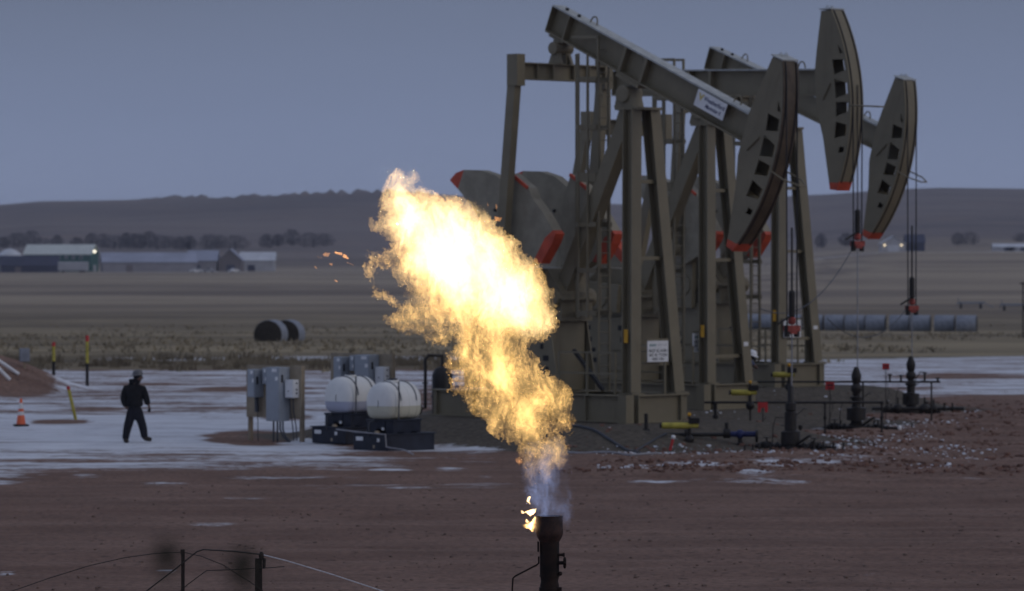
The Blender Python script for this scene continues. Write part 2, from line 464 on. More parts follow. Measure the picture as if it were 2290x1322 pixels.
def make_ground():
    rows=[-60,-40,-25,-15,-8,-3,0,2]+list(np.arange(4,44,1.5))
    y=44.0
    while y<85: rows.append(y); y+=.42
    while y<135: rows.append(y); y+=.33
    while y<190: rows.append(y); y+=.6
    while y<1800: rows.append(y); y*=1.011
    while y<3440: rows.append(y); y*=1.008
    while y<3570: rows.append(y); y+=9
    while y<9500: rows.append(y); y*=1.06
    rows=np.array(rows)
    t1=np.linspace(-1,1,420); t=np.sign(t1)*(.55*np.abs(t1)+.45*np.abs(t1)**3)
    W=38+.26*np.maximum(rows,0)
    Xg=t[None,:]*W[:,None]; Yg=np.repeat(rows[:,None],len(t),1)
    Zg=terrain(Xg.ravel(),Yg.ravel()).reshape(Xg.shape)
    co=np.stack([Xg,Yg,Zg],-1).reshape(-1,3)
    nr,nc=Xg.shape
    i=np.arange(nr-1)[:,None]*nc+np.arange(nc-1)[None,:]
    q=np.stack([i,i+1,i+nc+1,i+nc],-1).reshape(-1,4)
    me=bpy.data.meshes.new('ground'); me.vertices.add(len(co)); me.vertices.foreach_set('co',co.ravel())
    me.loops.add(q.size); me.loops.foreach_set('vertex_index',q.ravel())
    me.polygons.add(len(q)); me.polygons.foreach_set('loop_start',np.arange(0,q.size,4)); me.polygons.foreach_set('loop_total',np.full(len(q),4))
    me.update(calc_edges=True)
    me.polygons.foreach_set('use_smooth',np.ones(len(q),bool))
    s,g,gr=masks(co[:,0],co[:,1])
    for nm,a in (('snow',s),('gravel',g),('grass',gr)):
        at=me.attributes.new(nm,'FLOAT','POINT'); at.data.foreach_set('value',a.astype(np.float32))
    o=bpy.data.objects.new('ground',me); C.objects.link(o); tag(o,kind='structure')
    m=bpy.data.materials.new('ground'); m.use_nodes=True; t=NT(m)
    p=t.pos()
    def attr(nm):
        a=t.new('ShaderNodeAttribute'); a.attribute_name=nm; return a.outputs['Fac']
    snow,grav,gras=attr('snow'),attr('gravel'),attr('grass')
    # red scoria pad
    n1=t.noise(p,.35,6,.6); n2=t.noise(t.mapping(p,(.10,.8,.8),(0,0,R_(4))),1.3,5,.6); n3=t.noise(p,7,5,.7)
    dirt=t.mix(t.maprange(n1,.3,.7),DIRT_A,DIRT_B)
    dirt=t.mix(t.math('MULTIPLY',t.maprange(n2,.48,.66),.40),dirt,DIRT_C)
    tr=t.noise(t.mapping(p,(.05,.9,1),(0,0,R_(-9))),1.0,5,.55,.8)
    dirt=t.mix(t.math('MULTIPLY',t.maprange(tr,.50,.62),.32),dirt,DIRT_D)
    dirt=t.mix(t.math('MULTIPLY',t.maprange(tr,.46,.36),.25),dirt,DIRT_C)
    dirt=t.mix(t.math('MULTIPLY',t.maprange(n3,.40,.72),.65),dirt,(.055,.04,.036))
    # scattered dark clods
    vo=t.new('ShaderNodeTexVoronoi'); vo.inputs['Scale'].default_value=1.1; t.link(p,vo.inputs['Vector'])
    dirt=t.mix(t.math('MULTIPLY',t.math('LESS_THAN',vo.outputs['Distance'],.09),.75),dirt,(.045,.03,.026))
    gravc=t.mix(t.maprange(t.noise(p,6,5,.7),.3,.7),(.078,.066,.052),(.15,.128,.10))
    col=t.mix(t.maprange(grav,.25,.7),dirt,gravc)
    # dry grass field with mown bands
    b1=t.noise(t.mapping(p,(.012,.030,1),(0,0,R_(2))),1.0,6,.6)
    b2=t.noise(t.mapping(p,(.10,.16,1)),1.0,5,.6)
    b3=t.noise(t.mapping(p,(.0012,.0075,1),(0,0,R_(1))),1.0,5,.6)
    gc=t.mix(t.maprange(b1,.36,.62),GRASS_A,GRASS_B)
    gc=t.mix(t.math('MULTIPLY',t.maprange(b2,.45,.68),.5),gc,(.06,.05,.04))
    sep=t.new('ShaderNodeSeparateXYZ'); t.link(p,sep.inputs[0])
    gfar=t.mix(t.maprange(b3,.38,.60),FAR_A,FAR_B)
    gc=t.mix(t.maprange(sep.outputs[1],300,700),gc,gfar)
    # hills
    h1=t.noise(t.mapping(p,(.0022,.0045,.03)),1.0,8,.62)
    h2=t.noise(t.mapping(p,(.013,.02,.05)),1.0,6,.6)
    hc=t.mix(t.maprange(h1,.36,.64),HILL_A,HILL_B)
    hc=t.mix(t.math('MULTIPLY',t.maprange(h2,.50,.70),.5),hc,HILL_C)
    gc=t.mix(t.maprange(sep.outputs[1],1750,2250),gc,hc)
    col=t.mix(gras,col,gc)
    sn=t.noise(t.mapping(p,(.55,1.0,1),(0,0,R_(3))),.55,7,.62)
    sn2=t.noise(t.mapping(p,(.09,.55,1),(0,0,R_(9))),1.2,6,.62)
    sn3=t.noise(t.mapping(p,(1,1.6,1)),2.6,5,.65)
    k=t.math('ADD',snow,t.math('MULTIPLY',t.math('SUBTRACT',sn,.5),1.5))
    k=t.math('ADD',k,t.math('MULTIPLY',t.math('SUBTRACT',sn3,.5),1.3))
    k=t.math('ADD',k,t.math('MULTIPLY',t.math('SUBTRACT',sn2,.5),1.9))
    k=t.math('MULTIPLY',t.maprange(k,.28,.72),t.maprange(snow,.06,.22))
    sc=t.mix(t.maprange(t.noise(p,.8,5,.6),.3,.7),SNOW_A,SNOW_B)
    wt=t.noise(t.mapping(p,(.16,1.1,1),(0,0,R_(14))),1.0,5,.6,1.2)
    sc=t.mix(t.math('MULTIPLY',t.maprange(wt,.48,.66),.75),sc,(.46,.45,.47))
    col=t.mix(t.math('MULTIPLY',k,.97),col,sc)
    bn=t.math('ADD',t.noise(p,2.2,6,.65),t.math('MULTIPLY',n3,.5))
    t.principled(col,.92,0,bn,.9,.12,.15)
    me.materials.append(m)
    return o
DIRT_A=(.205,.125,.092); DIRT_B=(.295,.185,.138); DIRT_C=(.18,.098,.070); DIRT_D=(.33,.225,.175)
GRASS_A=(.19,.15,.092); GRASS_B=(.36,.29,.18)
FAR_A=(.20,.16,.125); FAR_B=(.37,.30,.215)
HILL_A=(.14,.12,.115); HILL_B=(.215,.18,.165); HILL_C=(.25,.185,.145)
SNOW_A=(.70,.72,.76); SNOW_B=(.84,.86,.90)
GROUND=make_ground()

# ------------------------------------------------------------------ dry grass on the near field
def make_grass():
    vs=[];fs=[]
    r=random.Random(5)
    n=0
    while n<2600:
        d=168+ (r.random()**1.5)*260
        x=r.uniform(-.17,.17)*d
        px=CX+F*x/d; py=HY+F*H/d
        edge=np.interp(px,[-900,0,1145,1700,2290,3200],[829,829,829,812,799,790])
        if py>edge+r.uniform(-4,6) or (py>787 and r.random()<.8): continue
        if vnoise2(np.array([x*.11]),np.array([d*.05]),77)[0]<.40: continue
        z=tz(x,d); n+=1
        for k in range(3):
            a=r.uniform(0,2*PI); w=r.uniform(.05,.14); hgt=r.uniform(.10,.30)
            ox,oy=r.uniform(-.25,.25),r.uniform(-.25,.25); lx,ly=r.uniform(-.18,.18),r.uniform(-.18,.18)
            b=len(vs)
            vs+= [(x+ox-w*math.cos(a),d+oy-w*math.sin(a),z-.03),(x+ox+w*math.cos(a),d+oy+w*math.sin(a),z-.03),(x+ox+lx,d+oy+ly,z+hgt)]
            fs.append((b,b+1,b+2))
    me=bpy.data.meshes.new('dry_grass'); me.from_pydata(vs,[],fs)
    me.materials.append(mat('dry_grass',(.19,.158,.105),.95,var=.3,scale=.12,col2=(.33,.28,.19)))
    o=bpy.data.objects.new('dry_grass',me); C.objects.link(o); tag(o,kind='stuff')
make_grass()

# ------------------------------------------------------------------ clods of red soil and crumbs of snow round the wells
def crumbs(name,n,m,seed,reg,size,prefer=None):
    r=np.random.RandomState(seed); vs=[];fs=[]
    px=r.uniform(reg[0],reg[1],n*3); py=reg[2]+(reg[3]-reg[2])*r.rand(n*3)**.9; d=F*H/(py-HY); x=(px-CX)*d/F
    ok=fbm2(x*.35,d*.35,3,seed)+.10*r.rand(n*3)-.16*sst(.55,1.0,np.abs(px-(reg[0]+reg[1])/2)/((reg[1]-reg[0])/2))>prefer
    if name!='loose_stones': ok&= (mound(x,d)[0]<.12)|(r.rand(n*3)<.12)
    x=x[ok][:n]; d=d[ok][:n]; z=terrain(x,d)
    base=np.array([(1,0,-.5),(-.5,.87,-.5),(-.5,-.87,-.5),(.6,.5,.5),(-.7,.1,.55),(.1,-.7,.5)])
    F6=[(0,2,1),(3,4,5),(0,1,3),(1,4,3),(1,2,4),(2,5,4),(2,0,5),(0,3,5)]
    for i in range(len(x)):
        s=size[0]+(size[1]-size[0])*r.rand()**2.5; a=r.uniform(0,6.28); c,q=math.cos(a),math.sin(a); sc=s*r.uniform(.6,1.3,3); sc[2]*=.7
        p=base*(1+.35*(r.rand(6,1)-.5))*sc; b=len(vs)
        for v in p: vs.append((x[i]+v[0]*c-v[1]*q,d[i]+v[0]*q+v[1]*c,z[i]+v[2]+sc[2]*.25))
        fs+= [tuple(b+k for k in f) for f in F6]
    me=bpy.data.meshes.new(name); me.from_pydata(vs,[],fs); me.materials.append(m)
    o=bpy.data.objects.new(name,me); C.objects.link(o); tag(o,kind='stuff')
crumbs('soil_clods',3200,mat('soil_clods',(.10,.055,.04),.95,var=.4,scale=.8,col2=(.22,.12,.09)),71,(1240,2420,888,1060),(.02,.11),.50)
crumbs('snow_crumbs',1300,mat('snow_crumbs',(.70,.72,.77),.9,var=.08,scale=.8),72,(1330,2230,915,1052),(.015,.075),.555)
crumbs('loose_stones',1300,mat('loose_stones',(.10,.07,.058),.95,var=.4,scale=.8,col2=(.22,.15,.12)),73,(-150,2440,1040,1330),(.012,.05),.42)
# ------------------------------------------------------------------ pump jacks
def unproj(j, px, py, v):
    c,s=math.cos(j['a']),math.sin(j['a']); k=(px-CX)/F
    u=(k*(j['p'].y+v*c)-j['p'].x-v*s)/(c+k*s)
    d=j['p'].y-u*s+v*c
    return u, Zp(py,d)
J0=JACKS[0]
SH=(-3.15,3.82)           # slow shaft of the gearbox (u, z) for the first jack
def px_poly(pts, v):
    out=[]
    for px,py in pts:
        u,z=unproj(J0,px,py,v); out.append((u-SH[0], z-SH[1]))
    return out
WA=[(1047,380),(1085,381),(1117,392),(1150,420),(1168,470),(1165,540),(1145,590),(1110,545),(1062,457),(1033,423)]
WA_TIP=[(1015,403),(1029,387),(1047,380),(1033,423)]
WB=[(1147,388),(1185,420),(1195,445),(1220,480),(1240,515),(1222,532),(1196,585),(1160,612),(1128,600),(1122,520),(1132,440)]
WB_TIP=[(1240,515),(1246,523),(1238,545),(1213,590),(1196,585),(1222,532)]
CR_A=px_poly(WA,-1.1); CR_AT=px_poly(WA_TIP,-1.1); CR_B=px_poly(WB,-1.35); CR_BT=px_poly(WB_TIP,-1.35)

def head_pt(r,phi): return (r*math.cos(R_(phi)), r*math.sin(R_(phi)))
PH0,PH1=-22.9,30.2
BACK=[(4.64,2.90),(4.50,1.75),(4.45,1.2),(4.53,.1),(4.80,-.73),(5.10,-2.24)]
# openings of the cheek plates: (inner top, inner bottom, outer top, outer bottom) heights, inner/outer distance from the face
HOLES=[(1.93,1.68,1.72,1.68,.20,.09),(1.50,1.06,1.50,1.20,.53,.10),(.94,.38,.82,.52,.55,.10),(.28,-.14,.28,.0,.54,.10),(-.29,-.76,-.38,-.68,.53,.10),(-1.00,-1.18,-1.02,-1.16,.30,.12)]
RED=-20.6
def make_head(beam, facemat):
    """the horse head: two pierced cheek plates, the curved face and its end plates"""
    hw=.26
    def P3(pt,v): return (pt[0],v,pt[1])
    def fx(z): return math.sqrt(RAD*RAD-z*z)
    arc=[head_pt(RAD,p) for p in np.linspace(PH1,RED,34)]
    zr=arc[-1][1]
    def bx_(z):
        zs=[b[1] for b in reversed(BACK)]; xs=[b[0] for b in reversed(BACK)]
        return float(np.interp(z,zs,xs))
    outer=[P3(q,0) for q in arc]+[(bx_(zr),0,zr)]+[P3(b,0) for b in reversed(BACK[:-1])]
    loops=[[Vector(q) for q in outer]]
    for it,ib,ot,ob,di,do in HOLES:
        loops.append([Vector((fx(it)-di,0,it)),Vector((fx(ot)-do,0,ot)),Vector((fx(ob)-do,0,ob)),Vector((fx(ib)-di,0,ib))])
    from mathutils.geometry import tessellate_polygon
    tri=tessellate_polygon(loops); flat=[v for l in loops for v in l]
    red=[head_pt(RAD,p) for p in np.linspace(RED,PH0,5)]; redp=red+[BACK[-1],(bx_(zr),zr)]
    mb=MB()
    for s_ in (-1,1):
        for off in (0,.026):
            v=s_*(hw-off)
            mb.add([(q.x,v,q.z) for q in flat],[tuple(t) for t in tri],0)
            mb.add([P3(q,v) for q in redp],[tuple(range(len(redp)))],1)
        # reveals of the openings
        for l in loops[1:]:
            for a in range(4):
                p,q=l[a],l[(a+1)%4]
                mb.add([(p.x,s_*hw,p.z),(q.x,s_*hw,q.z),(q.x,s_*(hw-.026),q.z),(p.x,s_*(hw-.026),p.z)],[(0,1,2,3)],0)
    o=mb.build('horse_head',[M['tan'],M['orange']],beam,fix=False,whole=True)
    red=RED
    # face plate
    fb=MB(); n=40
    ph=np.linspace(PH0,PH1,n)
    for k in range(n-1):
        a,b=ph[k],ph[k+1]; mi=1 if (a+b)/2<red else 0
        ww=hw+.035
        o0,o1=head_pt(RAD+.03,a),head_pt(RAD+.03,b); i0,i1=head_pt(RAD+.003,a),head_pt(RAD+.003,b)
        vs=[P3(o0,-ww),P3(o0,ww),P3(o1,ww),P3(o1,-ww),P3(i0,-ww),P3(i0,ww),P3(i1,ww),P3(i1,-ww)]
        fs=[(0,1,2,3),(7,6,5,4),(0,3,7,4),(1,5,6,2)]
        if k==0: fs.append((0,4,5,1))
        if k==n-2: fs.append((3,2,6,7))
        fb.add(vs,fs,mi)
    fb.build('face_plate',[M[facemat],M['orange']],beam)
    for v in (-.205,.205):
        tb=MB()
        for k in range(n-1):
            a,b=max(ph[k],red),max(ph[k+1],red)
            if b<=red: continue
            o0,o1=head_pt(RAD+.036,a),head_pt(RAD+.036,b); i0,i1=head_pt(RAD+.028,a),head_pt(RAD+.028,b)
            w=.030
            tb.add([P3(o0,v-w),P3(o0,v+w),P3(o1,v+w),P3(o1,v-w),P3(i0,v-w),P3(i0,v+w),P3(i1,v+w),P3(i1,v-w)],[(0,1,2,3),(0,3,7,4),(1,5,6,2)])
        tb.build('rope_track',M['grease_and_holes'],beam)
    # top cap
    cb=MB()
    t0=head_pt(RAD+.03,PH1); t1=BACK[0]
    cb.prism([(t0[0],-hw-.05,t0[1]+.012),(t0[0],hw+.05,t0[1]+.012),(t1[0]-.03,hw+.05,t1[1]+.03),(t1[0]-.03,-hw-.05,t1[1]+.03)],(0,0,.035))
    for v in (-.1,.1): cb.tube([(4.75+.05*math.cos(t),v,2.98+.08*math.sin(t)) for t in np.linspace(0,PI,7)],.012,6)
    cb.build('head_cap',M['tan_pale'],beam)
    # back plate and inner ribs
    bb=MB()
    for k in range(len(BACK)-1):
        a,b=BACK[k],BACK[k+1]
        if k in (2,): continue
        bb.prism([(a[0]-.004,-hw+.016,a[1]),(a[0]-.004,hw-.016,a[1]),(b[0]-.004,hw-.016,b[1]),(b[0]-.004,-hw+.016,b[1])],(.02,0,0))
    for q in (9.5,3.0,-2.2,-8.6):
        a=head_pt(RAD-.02,q); b=head_pt(RAD-.9,q)
        bb.bar((a[0],0,a[1]),(b[0],0,b[1]),hw*2-.06,.02,up=(0,0,1))
    for v in (-hw-.018,hw+.018): bb.bar((4.78,v,.35),(5.05,v,.82),.03,.06,up=(0,1,0))
    bb.build('head_ribs',M['tan'],beam)
    # bridle guard
    gb=MB(); q=head_pt(RAD-.02,1.8)
    gb.tube([(q[0],-hw-.03,q[1]),(q[0]+.55,-hw-.10,q[1]-.02),(q[0]+.95,-.12,q[1]-.03),(q[0]+.95,.12,q[1]-.03),(q[0]+.55,hw+.10,q[1]-.02),(q[0],hw+.03,q[1])],.022,8)
    gb.build('bridle_guard',M['tan'],beam)

LADDER_U=-.95
def make_jack(ji, label):
    j=JACKS[ji]; tau=j['tau']; pz=j['pz']; dz=j['dz']; gz=j['mh']
    root=thing('pump_jack',label,'pump jack',(j['p'].x,j['p'].y,0),-j['a'],'pump jacks in a row on the well pad')
    T=M['tan']
    bt=gz+.75                                             # top of the skid
    # --- skid
    b=MB()
    for v,w in ((-1.36,.26),(.80,.26)):
        b.ibeam((-6.2,v,gz+.385),(1.18,v,gz+.385),w,.73,.04,.06)
        for u in np.arange(-6.0,1.3,1.45): b.box((u,v,gz+.385),(.03,w-.02,.64))
    b.ibeam((1.20,-1.02,gz+.375),(1.20,.95,gz+.375),.28,.75,.04,.05)
    for v in (-.98,.66): b.box((1.205,v,gz+.375),(.24,.05,.665))
    b.box((1.20,-1.36,gz+.375),(.30,.30,.75))
    for u in (-1.2,-3.2,-4.7,-6.0): b.ibeam((u,-1.22,gz+.36),(u,.67,gz+.36),.2,.62,.03,.03)
    b.box((-3.4,-.27,gz+.745),(3.6,1.9,.02))
    b.build('skid_base',M['tan'],root)
    # --- samson post
    for v0,v1 in ((-.85,-.36),(.85,.36)):
        L=MB(); p0=(.90,v0,bt+.035); p1=(.46,v1,pz-.42)
        L.ibeam(p0,p1,.37,.36,.035,.035,up=(1,0,0))
        L.box((.90,v0,bt+.018),(.55,.5,.036))
        L.build('post_leg',T,root)
    L=MB(); L.bar((-3.55,-.27,bt+.03),(.16,-.05,pz-.45),.42,.40,up=(0,1,0)); L.box((-3.5,-.27,bt+.018),(.7,.7,.034))
    L.build('rear_post_leg',T,root)
    L=MB()
    for z,f in ((pz-2.35,.28),(pz-4.4,.52),(1.55+gz,.9)):
        t=(z-bt)/(pz-.42-bt); u=.90+(.46-.90)*t; w=.85+(.36-.85)*t
        L.bar((u,-w,z),(u,w,z),.10,.10)
    L.build('cross_strut',T,root)
    # saddle bearing
    L=MB(); L.box((.35,0,pz-.40),(.85,.95,.07)); L.lathe([(.20,-.30),(.24,-.28),(.24,.28),(.20,.30)],(0,0,pz),(0,1,0),18)
    L.prism([(-.35,-.22,pz-.36),(.35,-.22,pz-.36),(.2,-.22,pz+.14),(-.2,-.22,pz+.14)],(0,.44,0))
    L.build('saddle_bearing',M['tan'],root,smooth=False)
    # --- walking beam
    beam=MB(); d=.78; c=.85
    beam.ibeam((-3.45,0,c),(4.62,0,c),.46,d,.045,.035,top=False)
    for u in (-2.75,-.42,.42):
        for s in (-1,1): beam.box((u,s*.122,c),(.10 if abs(u)<1 else .05,.205,d-.10))
    beam.box((0,0,.40),(.9,.5,.11))
    beam.box((-3.462,0,c),(.02,.44,d-.06))
    bo=beam.build('walking_beam',M['tan'],root)
    bo.location=(0,0,pz); bo.rotation_euler=(0,-R_(tau),0)
    tb=MB(); tb.box((.585,0,c+d/2-.022),(8.07,.46,.045))
    for u in (-3.05,-2.55): tb.lathe([(.05,0),(.05,.07)],(u,-.05,c+d/2),(0,0,1),8,1)
    for u in (-2.0,3.75): tb.tube([(u+.13*math.cos(t),0,c+d/2+.02+.20*math.sin(t)) for t in np.linspace(0,PI,9)],.022,6,2)
    tb.build('beam_top_flange',[M['tan_pale'],M['steel'],M['tan']],bo)
    make_head(bo,'face' if ji==0 else 'tan')
    # --- equalizer bearing, equalizer and pitmans
    ct,st_=math.cos(R_(tau)),math.sin(R_(tau))
    tx,tzr=-3.02,.46
    bu=tx*ct-tzr*st_; bz=pz+tx*st_+tzr*ct
    eu,ez=bu-.02,bz-.96
    E=MB()
    E.bar((bu,-.14,bz-.72),(bu,-.14,bz-.05),.22,.10,up=(0,1,0)); E.bar((bu,.14,bz-.72),(bu,.14,bz-.05),.22,.10,up=(0,1,0))
    E.lathe([(.17,-.33),(.17,.33)],(bu,0,bz-.30),(0,1,0),14)
    E.box((bu,0,bz-.05),(.6,.4,.05),Matrix.Rotation(-R_(tau),3,'Y'))
    for v in (-.2,.2): E.prism([(bu-.25,v-.05,bz-.73),(bu+.25,v-.05,bz-.73),(bu+.10,v-.05,bz-.40),(bu-.10,v-.05,bz-.40)],(0,.1,0))
    E.build('tail_bearing',M['tan'],root)
    E=MB(); E.ibeam((eu,-1.62,ez),(eu,1.62,ez),.34,.46,.035,.04)
    for v in (-.4,.4,-1.0,1.0): E.box((eu,v,ez),(.30,.03,.38))
    E.build('equalizer',T,root)
    ang=j.get('crank',0.0)
    ca,sa=math.cos(ang),math.sin(ang)
    def cr(p): return (SH[0]+p[0]*ca-p[1]*sa, SH[1]+dz+p[0]*sa+p[1]*ca)
    pin=cr((0.0,1.17))
    for v in (-1.70,1.70):
        pm=MB(); pm.bar((pin[0],v,pin[1]),(eu,v,ez+.28),.30,.24,up=(0,1,0))
        pm.box((eu,v,ez+.02),(.40,.30,.86)); pm.lathe([(.24,-.17),(.24,.17)],(pin[0],v,pin[1]),(0,1,0),16)
        pm.build('pitman_arm',T,root)
    # --- cranks with counterweights
    for sgn in (-1,1):
        k=MB(); v0=-1.15 if sgn<0 else .95
        def pr(mbx,poly,vv,th,mi): mbx.prism([(cr(p)[0],vv,cr(p)[1]) for p in poly],(0,th,0),mi)
        arm=[(-.42,-.75),(.42,-.75),(.36,2.1),(.2,2.55),(-.2,2.55),(-.36,2.1)]
        pr(k,arm,v0+.02,.18,0)
        ks=cr((0,0)); k.lathe([(.34,-.02),(.34,.24)],(ks[0],v0,ks[1]),(0,1,0),18)
        ko=k.build('crank_arm',T,root)
        wv=v0-.16 if sgn<0 else v0+.02
        a=MB(); pr(a,CR_A,wv+.05,.30,0); pr(a,CR_AT,wv+.05,.30,1)
        for q in ((-.35,1.9),(-.7,2.4)):
            qq=cr(q); a.lathe([(.045,0),(.045,.05)],(qq[0],wv,qq[1]),(0,1,0),8,2)
        a.build('counterweight',[M['tan_skylit'],M['orange'],M['grease_and_holes']],ko)
        a=MB(); pr(a,CR_B,wv-.10,.34,0); pr(a,CR_BT,wv-.10,.34,1)
        qq=[cr(p) for p in (CR_B[0],CR_B[1])]
        a.bar((qq[0][0],wv-.125,qq[0][1]),(qq[1][0],wv-.125,qq[1][1]),.05,.09,up=(0,0,1),mi=1)
        a.build('counterweight',[M['tan_skylit'],M['orange']],ko)
    # --- gearbox on its pedestal
    g=MB(); z0=SH[1]+dz
    g.prism([(-4.3,-.62,z0-.62),(-1.95,-.62,z0-.62),(-1.95,-.62,z0+.15),(-2.5,-.62,z0+.80),(-3.5,-.62,z0+.86),(-4.3,-.62,z0+.3)],(0,1.2,0))
    for u in (-3.15,-2.2): g.lathe([(.26,-.80),(.26,.76)],(u,0,z0),(0,1,0),16)
    g.box((-3.1,0,z0-.02),(2.6,1.34,.05))
    g.build('gearbox',T,root)
    g=MB()
    g.prism([(-4.5,-.92,bt+.02),(-1.75,-.92,bt+.02),(-2.12,-.92,z0-.63),(-4.2,-.92,z0-.63)],(0,.05,0))
    g.prism([(-4.5,.52,bt+.02),(-1.75,.52,bt+.02),(-2.12,.52,z0-.63),(-4.2,.52,z0-.63)],(0,.05,0))
    g.box((-3.15,-.20,(bt+z0-.61)/2),(2.05,1.30,z0-.66-bt))
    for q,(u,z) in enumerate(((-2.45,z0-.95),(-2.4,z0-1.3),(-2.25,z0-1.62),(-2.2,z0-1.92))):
        g.box((u,-.922,z),(.22 if q%2==0 else .12,.008,.15),mi=1); g.box((u-1.3,-.922,z),(.16,.008,.14),mi=1)  # flat black patches: the dark of the pedestal holes painted on the plate
    g.build('gearbox_pedestal',[M['tan'],M['grease_and_holes']],root)
    # motor, belt guard, brake
    g=MB(); g.box((-5.35,-.30,bt+1.0),(1.3,.22,1.5)); g.lathe([(.30,0),(.34,.05),(.34,.85),(.30,.9)],(-5.6,-.1,bt+.75),(0,1,0),16)
    g.box((-5.5,.2,bt+.22),(1.2,1.0,.40)); g.bar((-4.7,-.30,z0+.1),(-5.6,-.30,bt+1.2),.20,.85,up=(0,0,1))
    g.build('drive_motor',T,root)
    # --- caged ladder
    ld=MB(); zt=10.55+dz; lu=LADDER_U
    for v in (-.21,.21): ld.bar((lu,v,bt+.05),(lu,v,zt+.35),.06,.06); ld.bar((lu+.02,v,zt+.33),(lu-1.0,v,zt+.36),.06,.07)
    z=bt+.4
    while z<zt: ld.tube([(lu,-.2,z),(lu,.2,z)],.015,5); z+=.305
    ld.build('ladder',T,root)
    cg=MB()
    ring=[(lu,-.30),(lu-.22,-.40),(lu-.55,-.42),(lu-.82,-.22),(lu-.82,.22),(lu-.55,.42),(lu-.22,.40),(lu,.30)]
    for q,z in enumerate((9.75,8.45,7.10,5.82,4.58,3.42)):
        hh=.13 if q!=2 else .24
        for k in range(len(ring)-1):
            cg.bar((*ring[k],z+dz),(*ring[k+1],z+dz),.03,hh)
    for u,v in ring[1:7]: cg.bar((u,v,3.3+dz),(u,v,zt-.1 if v<0 else 9.9+dz),.045,.06)
    cg.build('ladder_cage',T,root)
    # handrail and brake gear at the foot of the post
    hb=MB()
    for u0,u1,v in ((-1.5,.6,-1.15),(-1.5,.6,.75)):
        for u in (u0,(u0+u1)/2,u1): hb.bar((u,v,bt),(u,v,bt+1.1),.05,.05)
        for z in (bt+.55,bt+1.1): hb.bar((u0,v,z),(u1,v,z),.045,.045)
    hb.bar((-1.2,-.9,bt+1.15),(-.1,-.9,bt+.1),.09,.09,mi=1)
    hb.build('guard_rail',[M['tan'],M['steel']],root)
    # amber tape on the near leg, small white notice on the far leg
    tp=MB()
    def legp(v0,v1,z):
        t=(z-bt-.035)/(pz-.42-bt-.035); return Vector((.90+(.46-.90)*t, v0+(v1-v0)*t, z))
    q=legp(-.85,-.36,bt+1.55); tp.box((q.x-.02,q.y-.186,q.z),(.14,.012,.36)); tp.build('reflector',M['yellow_tape'],root)
    if ji>0:
        tp=MB(); q=legp(.85,.36,bt+1.15); tp.box((q.x+.19,q.y-.02,q.z),(.012,.20,.12)); tp.build('small_notice',M['white'],root)
    # --- bridle, carrier bar, polished rod
    cz=j['car']; ur=RAD+.045
    cb=MB()
    for v in (-.205,.205):
        phs=np.linspace(PH1-.4,-tau,14) if PH1-.4>-tau else [-tau]
        pts=[]
        for f in phs:
            g_=R_(f+tau); pts.append((ur*math.cos(g_),v,pz+ur*math.sin(g_)))
        pts.append((ur,v*1.0,pz-1.0)); pts.append((ur,v*.92,cz+.05))
        cb.tube(pts,.019,6)
    cb.build('bridle_cable',M['cable'],root)
    cb=MB()
    cb.box((ur,0,cz),(.18,.46,.15)); cb.box((ur,0,cz-.10),(.14,.26,.08))
    for v in (-.19,.19): cb.lathe([(.075,-.20),(.075,.10)],(ur,v,cz-.02),(0,0,1),10,1 if True else 0)
    cb.lathe([(.06,.10),(.10,.14),(.10,.26),(.055,.30)],(ur,0,cz),(0,0,1),10)
    cb.lathe([(.075,.30),(.085,.34),(.085,.92),(.06,.98)],(ur,0,cz),(0,0,1),12,1)
    cb.bar((ur,-.05,cz+.32),(ur-.1,-.42,cz+.12),.04,.05,mi=1)
    cb.build('carrier_bar',[M['red_orange'],M['steel']],root)
    cb=MB(); wz=1.62 if ji==0 else 1.75
    cb.tube([(ur,0,wz),(ur,0,cz+.9)],.018,8); cb.tube([(ur,0,cz+.9),(ur,0,cz+(2.6,.95+3.6,2.6)[ji])],.026 if ji!=1 else .016,8,1)
    cb.build('polished_rod',[M['rod'],M['cable']],root)
    return root,bo

JACKS[0]['crank']=0.0; JACKS[2]['crank']=R_(-3); JACKS[1]['crank']=R_(84)
jl=['nearest olive-tan pump jack, head tipped down, white and navy name plate on its beam',
    'middle olive-tan pump jack with its beam level and its head highest of the row',
    'farthest olive-tan pump jack at the right end, head tipped down, no name plate']
JR=[];JB=[]
for i in (0,1,2):
    r,bo=make_jack(i,jl[i]); JR.append(r); JB.append(bo)

# name plate on the beam of the nearest jack
def beam_uz(px,py,v):
    u,z=unproj(J0,px,py,v); z-=J0['pz']; t=R_(J0['tau'])
    return Vector((u*math.cos(t)+z*math.sin(t), v, -u*math.sin(t)+z*math.cos(t)))
vs_=-.235
c00=beam_uz(1551,236,vs_); c10=beam_uz(1615,272,vs_); c01=beam_uz(1559,203,vs_)
wd=(c10-c00).length; ht=(c01-c00).length
sg=MB(); bx=c00.x; bz_=c00.z+.02; wd=min(wd,1.15); ht=.46
sg.box((bx+wd/2,vs_,bz_+ht/2),(wd,.02,ht),mi=0)
yv=vs_-.013
sg.prism([(bx+.07,yv,bz_+ht-.08),(bx+.28,yv,bz_+ht-.08),(bx+.175,yv,bz_+ht-.28)],(0,-.003,0),1)
sg.prism([(bx+.13,yv-.004,bz_+ht-.08),(bx+.22,yv-.004,bz_+ht-.08),(bx+.175,yv-.004,bz_+ht-.16)],(0,-.003,0),0)
add_text(sg,'Weatherford',.17,(bx+.29,yv,bz_+.25),(1,0,0),(0,0,1),2,True,wd-.34)
add_text(sg,'Maximizer II',.15,(bx+.40,yv,bz_+.085),(1,0,0),(0,0,1),2,True,wd-.52,shear=.35)
sg.build('name_plate',[M['white'],M['logo_yellow'],M['navy']],JB[0])

